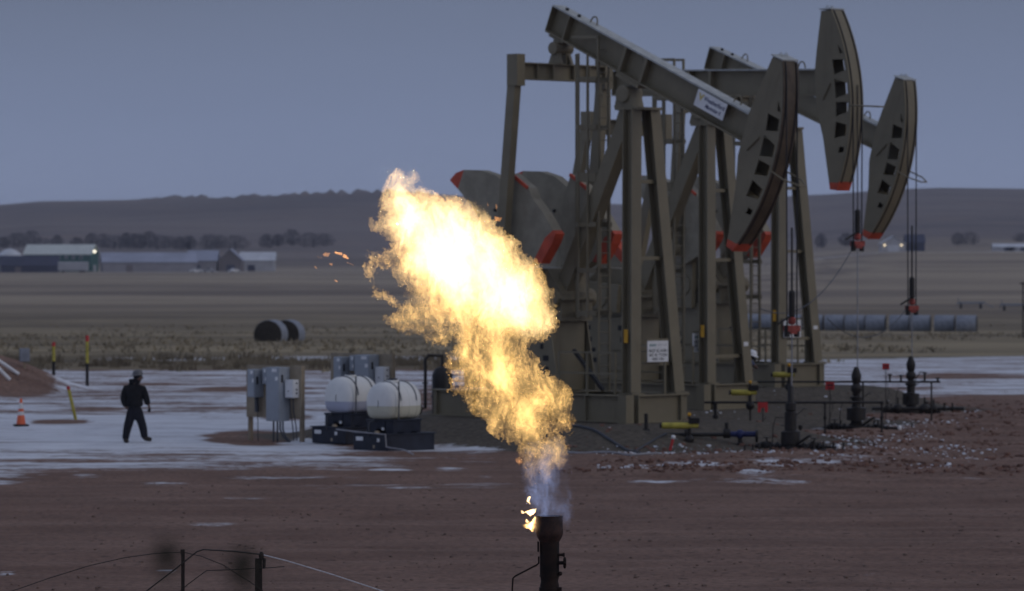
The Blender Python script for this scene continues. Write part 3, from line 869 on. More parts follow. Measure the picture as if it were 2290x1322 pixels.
# lease signs between the front legs
def lease_sign(ji, z, v0, label, u0=1.12):
    j=JACKS[ji]; gz=j['mh']
    o=thing('lease_sign',label,'sign',(0,0,0),0,'white lease signs on the pump jacks')
    o.location=JR[ji].matrix_basis@Vector((u0,v0,0)); o.rotation_euler=(0,0,-j['a'])
    s=MB(); w=.80; h=.56
    s.box((0,0,z),(.02,w,h),mi=0)
    x=.0125
    ex=(0,1,0); ez=(0,0,1)
    add_text(s,'eog',.12,(x,-.32,z+.135),ex,ez,1,True,.25)
    add_text(s,'resources',.08,(x,-.03,z+.15),ex,ez,2,False,.36)
    add_text(s,'RILEY 35-1410H',.105,(x,-.34,z-.02),ex,ez,3,True,.68)
    add_text(s,'SEC 35  T152N',.10,(x,-.34,z-.13),ex,ez,3,True,.68)
    add_text(s,'NDIC 1724',.095,(x,-.22,z-.235),ex,ez,3,True,.44)
    s.build('sign_panel',[M['white'],M['teal'],M['greyink'],M['ink']],o)
    p=MB(); p.bar((-.03,.30,gz+.75),(-.03,.30,z+.33),.05,.05); p.bar((-.035,-.42,z+.31),(-.035,.42,z+.31),.05,.05)
    p.build('sign_post',M['tan'],o)
u,z1=unproj(J0,1450,790,0.0)
lease_sign(0,2.43,-.06,'white lease sign with green lettering on the nearest pump jack, fully in view')
lease_sign(1,2.42,-.62,'white lease sign on the middle pump jack, half hidden behind its leg',.48)
lease_sign(2,2.62,-.45,'white lease sign on the farthest pump jack behind the red carrier bar')
# ------------------------------------------------------------------ well heads and flow lines
WELLP=[j['w'] for j in JACKS]
def wellhead(ji, label):
    w=WELLP[ji]; gz=tz(w.x,w.y)
    o=thing('wellhead',label,'wellhead',(w.x,w.y,gz),-.35,'wellheads below the pump jacks')
    a=MB(); St=M['steel']
    if ji==0:
        a.lathe([(.28,-.05),(.28,.04),(.20,.05),(.20,.12),(.25,.13),(.25,.44),(.20,.46),(.155,.48),(.155,.95),(.13,.97)],(0,0,0),(0,0,1),18)
    else:
        k=1.05 if ji==1 else 1.0
        a.lathe([(.30,-.05),(.33,-.02),(.33,.10),(.26,.12),(.16,.20),(.16,.26),(.265*k,.27),(.265*k,.62),(.14,.64),(.13,.70)],(0,0,0),(0,0,1),18)
    a.build('casing_head',St,o,smooth=True)
    a=MB()
    if ji==0: a.lathe([(.11,.97),(.14,1.0),(.14,1.18),(.10,1.2),(.08,1.25),(.08,1.60),(.05,1.64)],(0,0,0),(0,0,1),14)
    else: a.lathe([(.13,.70),(.13,.86),(.18,.88),(.18,.94),(.10,.97),(.10,1.05),(.16,1.12),(.16,1.24),(.10,1.32),(.13,1.38),(.15,1.55),(.09,1.72),(.055,1.80)],(0,0,0),(0,0,1),14)
    a.build('stuffing_box',St,o,smooth=True)
    a=MB()
    for sx in (-1,1):
        a.tube([(.2*sx,0,.07),(.95*sx,.02,.06)],.06,8)
        for q in (.36,.52,.78): a.lathe([(.11,-.025),(.11,.025)],(q*sx,0,.07),(1,0,0),10)
        a.lathe([(.09,-.10),(.11,-.06),(.11,.06),(.09,.10)],(.64*sx,0,.08),(0,0,1),10)
        a.tube([(.64*sx,0,.15),(.64*sx,0,.27)],.02,6); a.lathe([(.10,0),(.10,.02)],(.64*sx,0,.27),(0,0,1),10)
    a.tube([(.2,-.1,.12),(.55,-.25,.34),(.62,-.28,.36)],.035,7)
    a.tube([(-.14,0,.8),(-.4,0,.8),(-.5,.1,.55),(-.52,.1,.1)],.012,5)
    a.tube([(.13,0,.85),(.36,.05,1.05),(.42,.05,1.02)],.012,5)
    a.build('side_outlet',St,o,smooth=True)
    a=MB(); a.lathe([(.05,-.02),(.085,.0),(.085,.05),(.05,.07)],(1.25,.02,.06),(1,0,0),12); a.tube([(.95,.02,.06),(1.26,.02,.06)],.035,8,1)
    if ji<2: a.build('end_cap',[M['white'],St],o,smooth=True)
    return o
wellhead(0,'nearest wellhead, a plain wide cylinder with a white capped outlet')
wellhead(1,'middle wellhead with a broad black drum standing among snow patches')
wellhead(2,'farthest wellhead with bulging black flanges before the snowfield')

def pipe_run(name, pts, r, label, cat='pipeline', m='steel', parts=None, group=None):
    p=[Vector(q) for q in pts]; base=Vector((p[0].x,p[0].y,tz(p[0].x,p[0].y)))
    o=thing(name,label,cat,base,0,group)
    a=MB(); a.tube([q-base for q in p],r,8); a.build('pipe',M[m],o,smooth=True)
    if parts: parts(o,base)
    return o
GRP='flow lines between the wells'
def fl(py0,d,px0,px1,rise=0):   # level run of pipe at a depth
    return (X(px0,d),d,Zp(py0,d)),(X(px1,d),d,Zp(py0,d))
def supports(lst,mt='steel'):
    def f(o,b):
        a=MB()
        for x,y,z,r in lst:
            g=tz(x,y)
            a.tube([Vector((x,y,g-.05))-b,Vector((x,y,z))-b],r,8)
            a.lathe([(r*1.7,-.04),(r*1.7,.04)],Vector((x,y,(g+z)/2))-b,(0,0,1),10)
            a.lathe([(r*2.0,-.05),(r*2.0,.02)],Vector((x,y,z))-b,(0,0,1),10)
        a.build('riser',M[mt],o,smooth=True)
        a=MB()
        return None
    return f
def yellow_act(px0,px1,py,d,label):
    z=Zp(py,d); x0,x1=X(px0,d),X(px1,d); r=.085; g=tz((x0+x1)/2,d)
    o=thing('actuator_valve',label,'valve',((x0+x1)/2,d,g),0,'yellow valve actuators on the flow lines')
    w=(x1-x0)/2; h=z-g
    a=MB(); a.lathe([(r*.8,-w),(r,-w+.03),(r,w*.45),(r*.8,w*.5),(r*.75,w)],(0,0,h),(1,0,0),14); a.build('actuator_cylinder',M['yellow'],o,smooth=True)
    a=MB(); a.box((w*.75,0,h+.13),(.28,.2,.14)); a.tube([(w*.5,0,h-.05),(w*.5,0,h-.30)],.045,8); a.lathe([(.06,-w-.06),(.06,-w)],(0,0,h),(1,0,0),10)
    a.ball((w*.5,0,h-.36),.13,10,6); a.tube([(w*.5,.0,h+.1),(w*.5,0,h+.26)],.03,6); a.tube([(w*.5,0,h-.36),(w*.5,0,.0)],.03,6)
    a.build('valve_body',M['steel'],o,smooth=True)
    a=MB(); a.ball((w*.5,0,h+.29),.05,8,5); a.build('signal_cap',M['yellow_tape'],o)
d1=104.6
def blue_valve(o,b):
    a=MB(); x=X(1655,d1); z=Zp(971,d1)
    a.tube([Vector((X(1632,d1),d1,z))-b,Vector((X(1690,d1),d1,z))-b],.075,10); a.ball(Vector((x,d1,z))-b,.12,10,6); a.build('blue_valve',M['blue'],o,smooth=True)
    a=MB(); a.lathe([(.17,-.03),(.17,.03)],Vector((X(1692,d1),d1,z-.05))-b,(1,0,0),12)
    for px in (1445,1538,1625): a.lathe([(.13,-.09),(.13,.09)],Vector((X(px,d1),d1,z+.02))-b,(1,0,0),10)
    for px,top in ((1445,925),(1625,945)): a.tube([Vector((X(px,d1),d1,z))-b,Vector((X(px,d1),d1,Zp(top,d1)))-b],.05,8)
    for px in (1445,1655): a.tube([Vector((X(px,d1),d1,z))-b,Vector((X(px,d1),d1,tz(X(px,d1),d1)-.02))-b],.06,8); a.lathe([(.1,-.05),(.1,.05)],Vector((X(px,d1),d1,z-.28))-b,(0,0,1),10)
    for q in range(6): a.lathe([(.06,-.02),(.06,.02)],Vector((X(1408+q*5,d1),d1,z+.05))-b,(1,0,0),8)
    a.build('pipe_fitting',M['steel'],o,smooth=True)
pipe_run('flow_line',fl(972,d1,1405,1690),.05,'front flow line with a blue valve and risers before the nearest jack','pipeline','steel',blue_valve,GRP)
d2=109.0
pipe_run('flow_line',fl(953,d2,1618,1768),.035,'short dark flow line joining the nearest wellhead from behind','pipeline','steel',supports([(X(1628,d2),d2,Zp(953,d2),.05),(X(1790,d2),d2,Zp(953,d2),.03)]),GRP)
d3=112.5
pipe_run('flow_line',fl(900,d3,1575,1975),.034,'long flow line behind the nearest wellhead, at knee height across the mound','pipeline','steel',supports([(X(1600,d3),d3,Zp(900,d3),.05),(X(1845,d3),d3,Zp(900,d3),.03),(X(1972,d3),d3,Zp(900,d3),.03)]),GRP)
d4=121.5
def tees(o,b):
    a=MB(); z=Zp(854,d4)
    for px,h in ((1990,16),(2015,14),(2068,20),(2097,8)):
        a.tube([Vector((X(px,d4),d4,z))-b,Vector((X(px,d4),d4,z+h*d4/F))-b],.035,6); a.lathe([(.07,-.02),(.07,.02)],Vector((X(px,d4),d4,z+h*d4/F))-b,(0,0,1),8)
    for px in (2083,1930): a.tube([Vector((X(px,d4),d4,z))-b,Vector((X(px,d4),d4,tz(X(px,d4),d4)-.02))-b],.03,6)
    a.tube([Vector((X(2045,d4),d4,z))-b,Vector((X(2058,d4),d4,z+.3))-b,Vector((X(2068,d4),d4,z+.28))-b],.015,5)
    a.build('pipe_fitting',M['steel'],o,smooth=True)
pipe_run('flow_line',fl(854,d4,1690,2103),.03,'farthest flow line, a thin dark pipe seen against the snowfield','pipeline','steel',tees,GRP)
d5=116.0
def cl(o,b):
    a=MB(); z=Zp(962,d5)
    for px,w in ((1845,.16),(1862,.12),(1880,.18),(1955,.17),(1975,.12),(2010,.10),(2040,.12)):
        a.ball(Vector((X(px,d5),d5,z))-b,w*.75,10,6)
        a.tube([Vector((X(px,d5),d5,z))-b,Vector((X(px,d5),d5,z+w*1.6))-b],.03,6)
    a.build('pipe_fitting',M['steel'],o,smooth=True)
pipe_run('casing_line',fl(963,d5,1830,2068),.06,'black valve line lying on the snowy soil beside the middle wellhead','pipeline','steel',cl,'valve lines lying on the ground')
d6=103.0
def cl2(o,b):
    a=MB(); z=Zp(1014,d6)
    r=random.Random(3)
    for px in (1665,1683,1700,1722,1800,1820,1842,1866,1884):
        w=r.uniform(.09,.17); a.ball(Vector((X(px,d6),d6,z))-b,w*.8,10,6); a.tube([Vector((X(px,d6),d6,z))-b,Vector((X(px+r.uniform(-4,4),d6),d6,z+w*1.9))-b],.03,6)
    a.tube([Vector((X(1795,d6),d6,z))-b,Vector((X(1818,d6),d6,z+.30))-b],.045,7)
    a.build('pipe_fitting',M['steel'],o,smooth=True)
pipe_run('casing_line',fl(1015,d6,1640,1900),.06,'black valve line lying on the soil at the foot of the nearest wellhead','pipeline','steel',cl2,'valve lines lying on the ground')
d7=125.5
def cl3(o,b):
    a=MB(); z=Zp(914,d7)
    for px,w in ((1985,.14),(2008,.2),(2068,.2),(2088,.16),(2112,.1),(2130,.1)): a.ball(Vector((X(px,d7),d7,z))-b,w*.8,10,6); a.tube([Vector((X(px,d7),d7,z))-b,Vector((X(px,d7),d7,z+w*1.8))-b],.03,6)
    a.build('pipe_fitting',M['steel'],o,smooth=True)
pipe_run('casing_line',fl(914,d7,1950,2155),.055,'black valve line lying on the soil beside the farthest wellhead','pipeline','steel',cl3,'valve lines lying on the ground')
yellow_act(1480,1562,952,104.0,'yellow cylinder actuator in front of the nearest jack, longest of three')
yellow_act(1635,1692,878,112.0,'yellow cylinder actuator before the middle jack with a capped valve')
yellow_act(1728,1777,838,120.5,'yellow cylinder actuator in front of the farthest jack base')
def red_box(px,py,d,size,label,notch=False):
    x=X(px,d); z=Zp(py,d); g=tz(x,d)
    o=thing('warning_plate',label,'warning plate',(x,d,g),0,'red warning plates on stakes')
    a=MB(); h=z-g
    if notch:
        s=size/2
        a.prism([(-s,0,h+s),(s,0,h+s),(s,0,h-s),(s*.45,0,h-s),(s*.35,0,h-s*.1),(-s*.35,0,h-s*.1),(-s*.45,0,h-s),(-s,0,h-s)],(0,.05,0))
    else: a.box((0,0,h),(size,.06,size*.9)); 
    a.build('plate',M['red'],o)
    if not notch:
        a=MB(); a.box((0,-.034,h+.02),(size*.7,.008,size*.15)); a.box((0,-.034,h-.07),(size*.5,.008,size*.12)); a.build('plate_marking',M['ink'],o)
    a=MB(); a.tube([(0,.04,-.05),(0,.04,h)],.013,6); a.tube([(0,.04,h-.2),(.1,.08,h*.5),(-.1,.1,.0)],.008,5); a.build('stake',M['steel'],o)
red_box(1706,911,110.0,.27,'red notched warning plate beside the nearest wellhead',True)
red_box(1856,863,116.0,.25,'red warning plate left of the middle wellhead')
red_box(1981,820,122.5,.21,'red warning plate between the two farther wellheads, over the snow')
# loose hoses on the gravel
def hose(name,pts,r,label,m,grp=None):
    p=[]
    for px,py,d in pts:
        p.append(Vector((X(px,d),d,0)))
    q=[]
    for i in range(len(p)-1):
        for t in np.linspace(0,1,7)[:-1]: q.append(p[i].lerp(p[i+1],t))
    q.append(p[-1])
    vs=[Vector((v.x,v.y,tz(v.x,v.y)+r*.8)) for v in q]
    b=vs[0].copy(); a=MB(); a.tube([v-b for v in vs],r,7)
    o=a.build(name,M[m],None,smooth=True); o.location=b; tag(o,label,'hose',grp); return o
hose('hose',[(1280,958,105.5),(1330,978,104.2),(1390,1000,102.6),(1430,1010,101.4)],.04,'dark hose running down the gravel bed from behind the flame','cablegrey')
hose('hose',[(1270,1010,101.6),(1340,1016,101.0),(1410,1022,100.4),(1480,1020,100.7)],.03,'pale hose curving along the foot of the gravel bed','hose')
hose('hose',[(1420,1004,102.2),(1460,990,103.4),(1490,978,104.4)],.028,'short dark hose leading up to the front flow line','cablegrey')
def stake(px,py0,py1,d,m,label):
    x=X(px,d); g=tz(x,d); a=MB(); h=Zp(py0,d)-g
    a.tube([(0,0,-.05),(.06,0,h*.5),(.10,0,h)],.035,8,0); a.ball((.10,0,h),.06,8,5,1)
    o=a.build('marker_stake',[M['red'],M['white']],None,smooth=True); o.location=(x,d,g); tag(o,label,'marker')
stake(1497,978,1022,102.6,'red','leaning red marker stake with a white top beside the front flow line')
# signal cables strung between the carrier bars
def cable(name,p0,p1,sag,label):
    p0=Vector(p0);p1=Vector(p1); pts=[]
    for t in np.linspace(0,1,18):
        q=p0.lerp(p1,t); q.z-=sag*4*t*(1-t); pts.append(q)
    a=MB(); b=p0.copy(); a.tube([q-b for q in pts],.014,5)
    o=a.build(name,M['cablegrey'],None); o.location=b; tag(o,label,'cable')
cw=WELLP
cable('signal_cable',(cw[1].x-.1,cw[1].y,5.2),(X(1700,108),108.0,Zp(690,108)),.75,'thin slack cable from the middle carrier bar down towards the nearest jack')
cable('signal_cable',(cw[2].x-.1,cw[2].y,3.35),(X(1850,121),121.0,Zp(712,121)),.75,'thin sagging cable hanging from the farthest carrier bar to the left')
# ------------------------------------------------------------------ chemical tanks, switch boards
def chem_tank(px,py,label,low):
    g=G(px,py); z=tz(g.x,g.y)
    o=thing('chemical_tank',label,'chemical tank',(g.x,g.y,z),0,'white chemical tanks in black basins')
    o.rotation_euler=(0,0,-R_(46))           # x axis = tank axis, pointing right and towards the camera when negative
    return o
def tank(px,py,label,low,b_label):
    d=F*H/(py-HY); x=X(px,d); z=tz(x,d)
    o=thing('chemical_tank',label,'chemical tank',(x,d,z+.06),R_(54),'white chemical tanks in black basins')
    R=.48; zc=1.22
    def body(z0,z1,name,m):
        a=MB(); n=30; rings=[(-.665,.02),(-.655,.35),(-.635,.62),(-.60,.82),(-.555,.94),(-.50,.99),(-.36,1.0),(-.35,.975),(-.30,.975),(-.29,1.0),(-.04,1.0),(-.03,.975),(.03,.975),(.04,1.0),(.29,1.0),(.30,.975),(.35,.975),(.36,1.0),(.50,.99),(.555,.94),(.60,.82),(.635,.62),(.655,.35),(.665,.02)]
        vs=[]
        for h,k in rings:
            for q in range(n):
                t=2*PI*q/n; ct=math.cos(t); zz=R*k*ct if ct>=0 else R*ct*(.35+.65*k); yy=R*k*(math.sin(t) if ct>=0 else math.copysign((1-abs(ct)**4.5)**(1/4.5),math.sin(t)))
                zz=min(max(zz,z0),z1); vs.append((h,yy,zc+zz))
        fs=[]
        for i in range(len(rings)-1):
            for q in range(n): fs.append((i*n+q,i*n+(q+1)%n,(i+1)*n+(q+1)%n,(i+1)*n+q))
        a.add(vs,fs); return a.build(name,m,o,smooth=True)
    lv=-.14 if low=='tank_low2' else -.17
    body(lv,9,'tank_shell',M['tank']); body(-9,lv-.002,'filled_lower_shell',M[low])
    a=MB()
    for h in (-.325,.325):
        a.tube([(h,(R+.008)*math.sin(t),zc+(R+.008)*math.cos(t)) for t in np.linspace(-PI*.5,PI*.5,20)],.014,6)
    a.build('strap',M['strap'],o)
    a=MB(); a.lathe([(.16,0),(.16,.05)],(-.05,0,zc+R*.98),(0,0,1),16,1); a.lathe([(.12,.05),(.12,.09)],(-.05,0,zc+R*.98),(0,0,1),14,0)
    a.build('lid',[M['black'],M['tank']],o)
    a=MB()
    for yy in (-.44,.34): a.prism([(-.58,yy,.70),(.58,yy,.70),(.58,yy,.06),(.44,yy,.06),(.44,yy,.40),(.14,yy,.40),(.14,yy,.06),(-.14,yy,.06),(-.14,yy,.40),(-.40,yy,.40),(-.40,yy,.06),(-.58,yy,.06)],(0,.1,0))
    a.box((-.54,-.27,.38),(.08,.20,.63)); a.box((-.54,.23,.38),(.08,.20,.63)); a.box((-.54,0,.59),(.08,.30,.21)); a.box((.54,0,.38),(.08,.66,.63)); a.box((0,0,.715),(1.2,.94,.05))
    a.build('stand',M['black'],o,bevel=.02)
    a=MB(); a.box((-.59,-.1,.50),(.03,.07,.07)); a.build('stand_sticker',M['white'],o)
    a=MB(); a.tube([(-.50,-.54,.75),(-.50,-.55,1.3),(-.50,-.54,1.72)],.022,6); a.tube([(-.62,.18,.70),(-.78,.2,.68),(-.80,.2,.3)],.02,6)
    a.build('sight_pipe',M['cablegrey'],o)
    # basin
    bs=thing('spill_basin',b_label,'spill basin',(x,d,z),R_(44),'black spill basins under the tanks')
    a=MB(); L,W,hh,t=1.62,1.34,.42,.07
    for sx in (-1,1): a.box((sx*(L/2-t/2),0,hh/2),(t,W,hh))
    for sy in (-1,1): a.box((0,sy*(W/2-t/2),hh/2),(L-2*t,t,hh))
    a.box((0,0,.025),(L-2*t,W-2*t,.05)); 
    for sx in (-1,1): a.box((sx*(L/2-.03),0,hh+.016),(.14,W+.08,.03))
    for sy in (-1,1): a.box((0,sy*(W/2-.03),hh+.016),(L-.20,.14,.03))
    a.build('basin_wall',M['black'],bs,bevel=.02)
    a=MB(); a.box((-L/2-.006,.42,.30),(.012,.26,.10)); a.box((-L/2-.006,-.30,.28),(.012,.09,.09)); a.build('basin_sticker',M['white'],bs)
    # metering pump inside the basin rim
    pu=thing('dosing_pump','small dosing pump standing in the '+('left' if low=='tank_low' else 'right')+' spill basin','pump',(x,d,z+.05),R_(44),'dosing pumps in the spill basins')
    a=MB(); a.lathe([(.10,0),(.12,.02),(.12,.10)],(-.70,-.12,0),(0,0,1),12); a.lathe([(.075,.10),(.075,.42),(.05,.46)],(-.70,-.12,0),(0,0,1),12); a.build('pump_body',M['post'],pu,smooth=True)
    a=MB(); a.lathe([(.05,-.12),(.05,.14)],(-.70,-.12,.3),(0,1,0),10); a.build('pump_head',M['steel'],pu,smooth=True)
    return o
tank(786,991,'left white chemical tank with blue liquid on a black stand','tank_low','left black spill basin with a white sticker')
tank(881,1003,'right white chemical tank with yellowish liquid on a black stand','tank_low2','right black spill basin, nearest the camera')
a=MB(); p=[P(752,960,103.2),P(800,966,102.3),P(862,972,101.2),P(864,1000,101.2),P(905,1006,100.6),P(925,1012,100.2)]
p[-1].z=.03; p[-2].z=.12
b=p[0].copy(); a.tube([q-b for q in p],.018,6); o=a.build('dosing_tube',M['hose'],None); o.location=b; tag(o,'thin pale dosing tube looping over both spill basins','tube')

def switch_board(px0,px1,pyb,zt,zb,label,var):
    pm=(px0+px1)/2; d=F*H/(pyb-HY); x=X(pm,d); z=tz(x,d)
    ang=R_(40); W=(px1-px0)*d/F/math.cos(ang)
    o=thing('switch_board',label,'switchboard',(x,d,z),-ang,'switchboards on plywood panels')
    a=MB(); a.box((0,0,(zt+zb)/2),(W,.05,zt-zb)); a.build('plywood_panel',M['ply'],o)
    for s in (-1,1):
        a=MB(); a.bar((s*(W/2-.06),.075,-.2),(s*(W/2-.06),.075,zt),.10,.10); a.build('post',M['post'],o)
    def cab(x0,x1,z0,z1,dep,name='cabinet',m='cab',handle=True,lab=True):
        c=MB(); c.box(((x0+x1)/2,-.026-dep/2,(z0+z1)/2),(x1-x0,dep,z1-z0)); c.box(((x0+x1)/2,-.026-dep-.011,(z0+z1)/2),(x1-x0-.03,.02,z1-z0-.03))
        co=c.build(name,M[m],o,bevel=.008)
        if handle:
            h=MB(); h.box((x1+.012,-.026-dep*.75,z1-.30),(.024,.05,.20)); h.build('lever',M['grease_and_holes'],co)
        if lab:
            h=MB(); h.box((x0+(x1-x0)*.65,-.026-dep-.024,z1-.08),((x1-x0)*.36,.006,.09)); h.box((x0+(x1-x0)*.82,-.026-dep-.024,z1-.30),((x1-x0)*.2,.006,.10)); h.build('cabinet_sticker',M['white'],co)
        return co
    cab(-W*.31,-W*.18,zt-.85,zt-.10,.36)
    cab(-W*.13,-W*.05,zt-.50,zt-.06,.16,handle=False)
    cab(W*.05,W*.29,zb-.07,zt-.03,.40)
    cab(W*.31,W*.46,zt-.84,zt-.36,.22,'white_box','white',handle=False,lab=False)
    k=MB()
    for zz in (.38,.55,.65): k.lathe([(.022,0),(.022,.02)],(W*.46,-.13,zt-zz-.07),(1,0,0),8)
    k.box((W*.38,-.272,zt-.66),(.05,.006,.02)); k.build('box_gland',M['ink'],o)
    c=MB()
    for xx,bend in ((W*.08,0),(W*.15,0),(W*.20,.30),(W*.25,.26)):
        c.tube([(xx,-.2,zb-.03),(xx,-.2,zb-.30),(xx+bend*.4,-.2,.14 if bend else .05),(xx+bend,-.2,.02 if bend else -.05)],.025,7)
    for xx in (W*.34,W*.40): c.tube([(xx,-.13,zt-.82),(xx+.02,-.13,zt-1.2),(xx+.10,-.12,zb-.2),(xx+.12,-.1,.05)],.016,6)
    c.tube([(-W*.25,-.16,zt-.82),(-W*.25,-.14,zb+.15)],.06,8); c.tube([(-W*.24,-.14,zb+.15),(-W*.24,-.12,-.05)],.012,6)
    c.build('conduit',M['cablegrey'],o)
    return o
switch_board(549,678,987,2.03,.63,'front plywood switchboard with grey cabinets, left of the white tanks',0)
switch_board(738,880,965,2.06,.66,'rear plywood switchboard partly hidden behind the white tanks',1)

# ------------------------------------------------------------------ markers, cone, spoil heap things
def bollard(px,pyb,pyt,label):
    d=F*H/(pyb-HY); x=X(px,d); z=tz(x,d); h=Zp(pyt,d)-z
    o=thing('marker_post',label,'marker post',(x,d,z),0,'tall yellow, black and red marker posts')
    r=.062; a=MB(); a.tube([(0,0,-.1),(0,0,h*.45)],r,14); a.build('lower_sleeve',M['blackpaint'],o,smooth=True)
    a=MB(); a.tube([(0,0,h*.45),(0,0,h*.88)],r*.96,14); a.build('yellow_sleeve',M['yellow'],o,smooth=True)
    a=MB(); a.lathe([(r*1.05,h*.88),(r*1.05,h*.98),(r*.8,h)],(0,0,0),(0,0,1),14); a.build('red_cap',M['red'],o,smooth=True)
bollard(120,866,765,'yellow and black marker post, left and shorter of the two')
bollard(195,868,750,'yellow and black marker post, right and taller of the two')
d=F*H/(937-HY); x=X(171,d); o=thing('leaning_post','yellow post with a red tip leaning over near the walking man','marker post',(x,d,tz(x,d)),0)
top=Vector((X(152,d)-x,0,Zp(864,d)-tz(x,d))); a=MB(); a.tube([(0,0,-.1),top*.9],.05,12); a.build('post_shaft',M['yellow'],o,smooth=True)
a=MB(); a.tube([top*.9,top],.053,12); a.build('red_tip',M['red'],o,smooth=True)
d=F*H/(953-HY); x=X(47,d); o=thing('traffic_cone','orange traffic cone with white bands on a black base','traffic cone',(x,d,tz(x,d)),0)
a=MB(); a.box((0,0,.03),(.40,.40,.06),Matrix.Rotation(.3,3,'Z')); a.build('cone_base',M['blackpaint'],o,bevel=.015)
a=MB(); 
def cr_(z): return .145-.11*(z/.80)
a.lathe([(cr_(.06),.06),(cr_(.32),.32)],n=20,cap=False); a.lathe([(cr_(.43),.43),(cr_(.51),.51)],n=20,cap=False); a.lathe([(cr_(.68),.68),(cr_(.80),.80),(.01,.81)],n=20); a.build('cone_body',M['cone'],o,smooth=True)
a=MB(); a.lathe([(cr_(.32),.32),(cr_(.43),.43)],n=20,cap=False); a.lathe([(cr_(.51),.51),(cr_(.68),.68)],n=20,cap=False); a.build('cone_band',M['conewhite'],o,smooth=True)
# things lying on the spoil heap
d=149.0; x=X(55,d); z=tz(x,d)
o=thing('electrical_pedestal','pale grey box on a short leg on top of the red spoil heap','box',(x,d,z),.3)
a=MB(); a.box((0,0,.48),(.36,.2,.50)); a.build('box_shell',M['net'],o,bevel=.02); a=MB(); a.bar((0,0,-.1),(0,0,.24),.08,.08); a.build('leg',M['post'],o)
for px0,py0,px1,py1,dd,lab in ((-30,788,42,824,147.5,'white pipe lying sloped on the spoil heap, longer of two'),(-20,806,22,828,146.5,'white pipe lying sloped on the spoil heap, lower of two')):
    p0=Vector((X(px0,dd),dd,Zp(py0,dd))); p1=Vector((X(px1,dd),dd,0)); p1.z=tz(p1.x,dd)+.05; p0.z=max(p0.z,tz(p0.x,dd)+.06)
    a=MB(); a.tube([(0,0,0),p1-p0],.065,10); a.lathe([(.085,0),(.085,.05)],(0,0,0),(p1-p0),10); o=a.build('pipe_length',M['white'],None,smooth=True); o.location=p0; tag(o,lab,'pipe','white pipes on the spoil heap')

# ------------------------------------------------------------------ hay bales
def bale_mesh(name,R,L):
    e=MB(); e.lathe([(R*.98,-L/2+.0),(R,-L/2+.04),(R*1.0,-.2),(R*1.005,0),(R,.2),(R,L/2-.04),(R*.98,L/2)],(0,0,R*.94),(1,0,0),28,cap=False)
    w=e.build(name+'_wrap',M['net'],None,smooth=True)
    return w
def bale(x,y,ang,R,L,label,grp,proto=None):
    z=tz(x,y)
    o=thing('hay_bale',label,'hay bale',(x,y,z-(.50 if y<330 else .16)),ang,grp)
    if proto is None:
        e=MB(); e.lathe([(R*.975,-L/2),(R,-L/2+.05),(R*1.006,0),(R,L/2-.05),(R*.975,L/2)],(0,0,R*.95),(1,0,0),28,cap=False); e.build('net_wrap',M['net'],o,smooth=True)
        for s in (-1,1):
            e=MB(); e.lathe([(R*.97,0),(R*.9,.03),(R*.5,.05),(R*.1,.055)],(s*(L/2-.015),0,R*.95),(s,0,0),28); e.build('hay_end',M['hayend'],o,smooth=True)
    else:
        for ch in proto.children:
            c=ch.copy(); C.objects.link(c); c.parent=o
    return o
d=F*(H+.5)/(757-HY)
lb=bale(X(606,d),d,R_(77),.98,1.5,'nearer of two round hay bales left of the flame','pair of round hay bales')
bale(X(645,d+3),d+3,R_(77),.98,1.5,'hay bale half hidden behind the nearer round bale','pair of round hay bales',lb)
row=[1678,1723,1771,1820,1867,1913,1959,2012,2059,2113,2162]
lab=['leftmost hay bale of the long row, seen through the farthest jack ladder','second hay bale of the row, behind the farthest jack legs','third hay bale of the row, behind the nearest rod','fourth hay bale of the row, just right of the farthest jack leg','fifth hay bale of the row, left of the middle rod','sixth hay bale of the row, right of the middle rod','seventh hay bale of the row, left of its first dark gap','eighth hay bale of the row, just left of the farthest rod','ninth hay bale of the row, right of the farthest rod','tenth hay bale of the row, next to the end one','end hay bale of the row at far right']
pr=None
for i,px in enumerate(row):
    dd=400-i*2.0; o=bale(X(px,dd),dd,R_(-12),.88,1.88,lab[i],'row of hay bales behind the wells',pr)
    if pr is None: pr=o
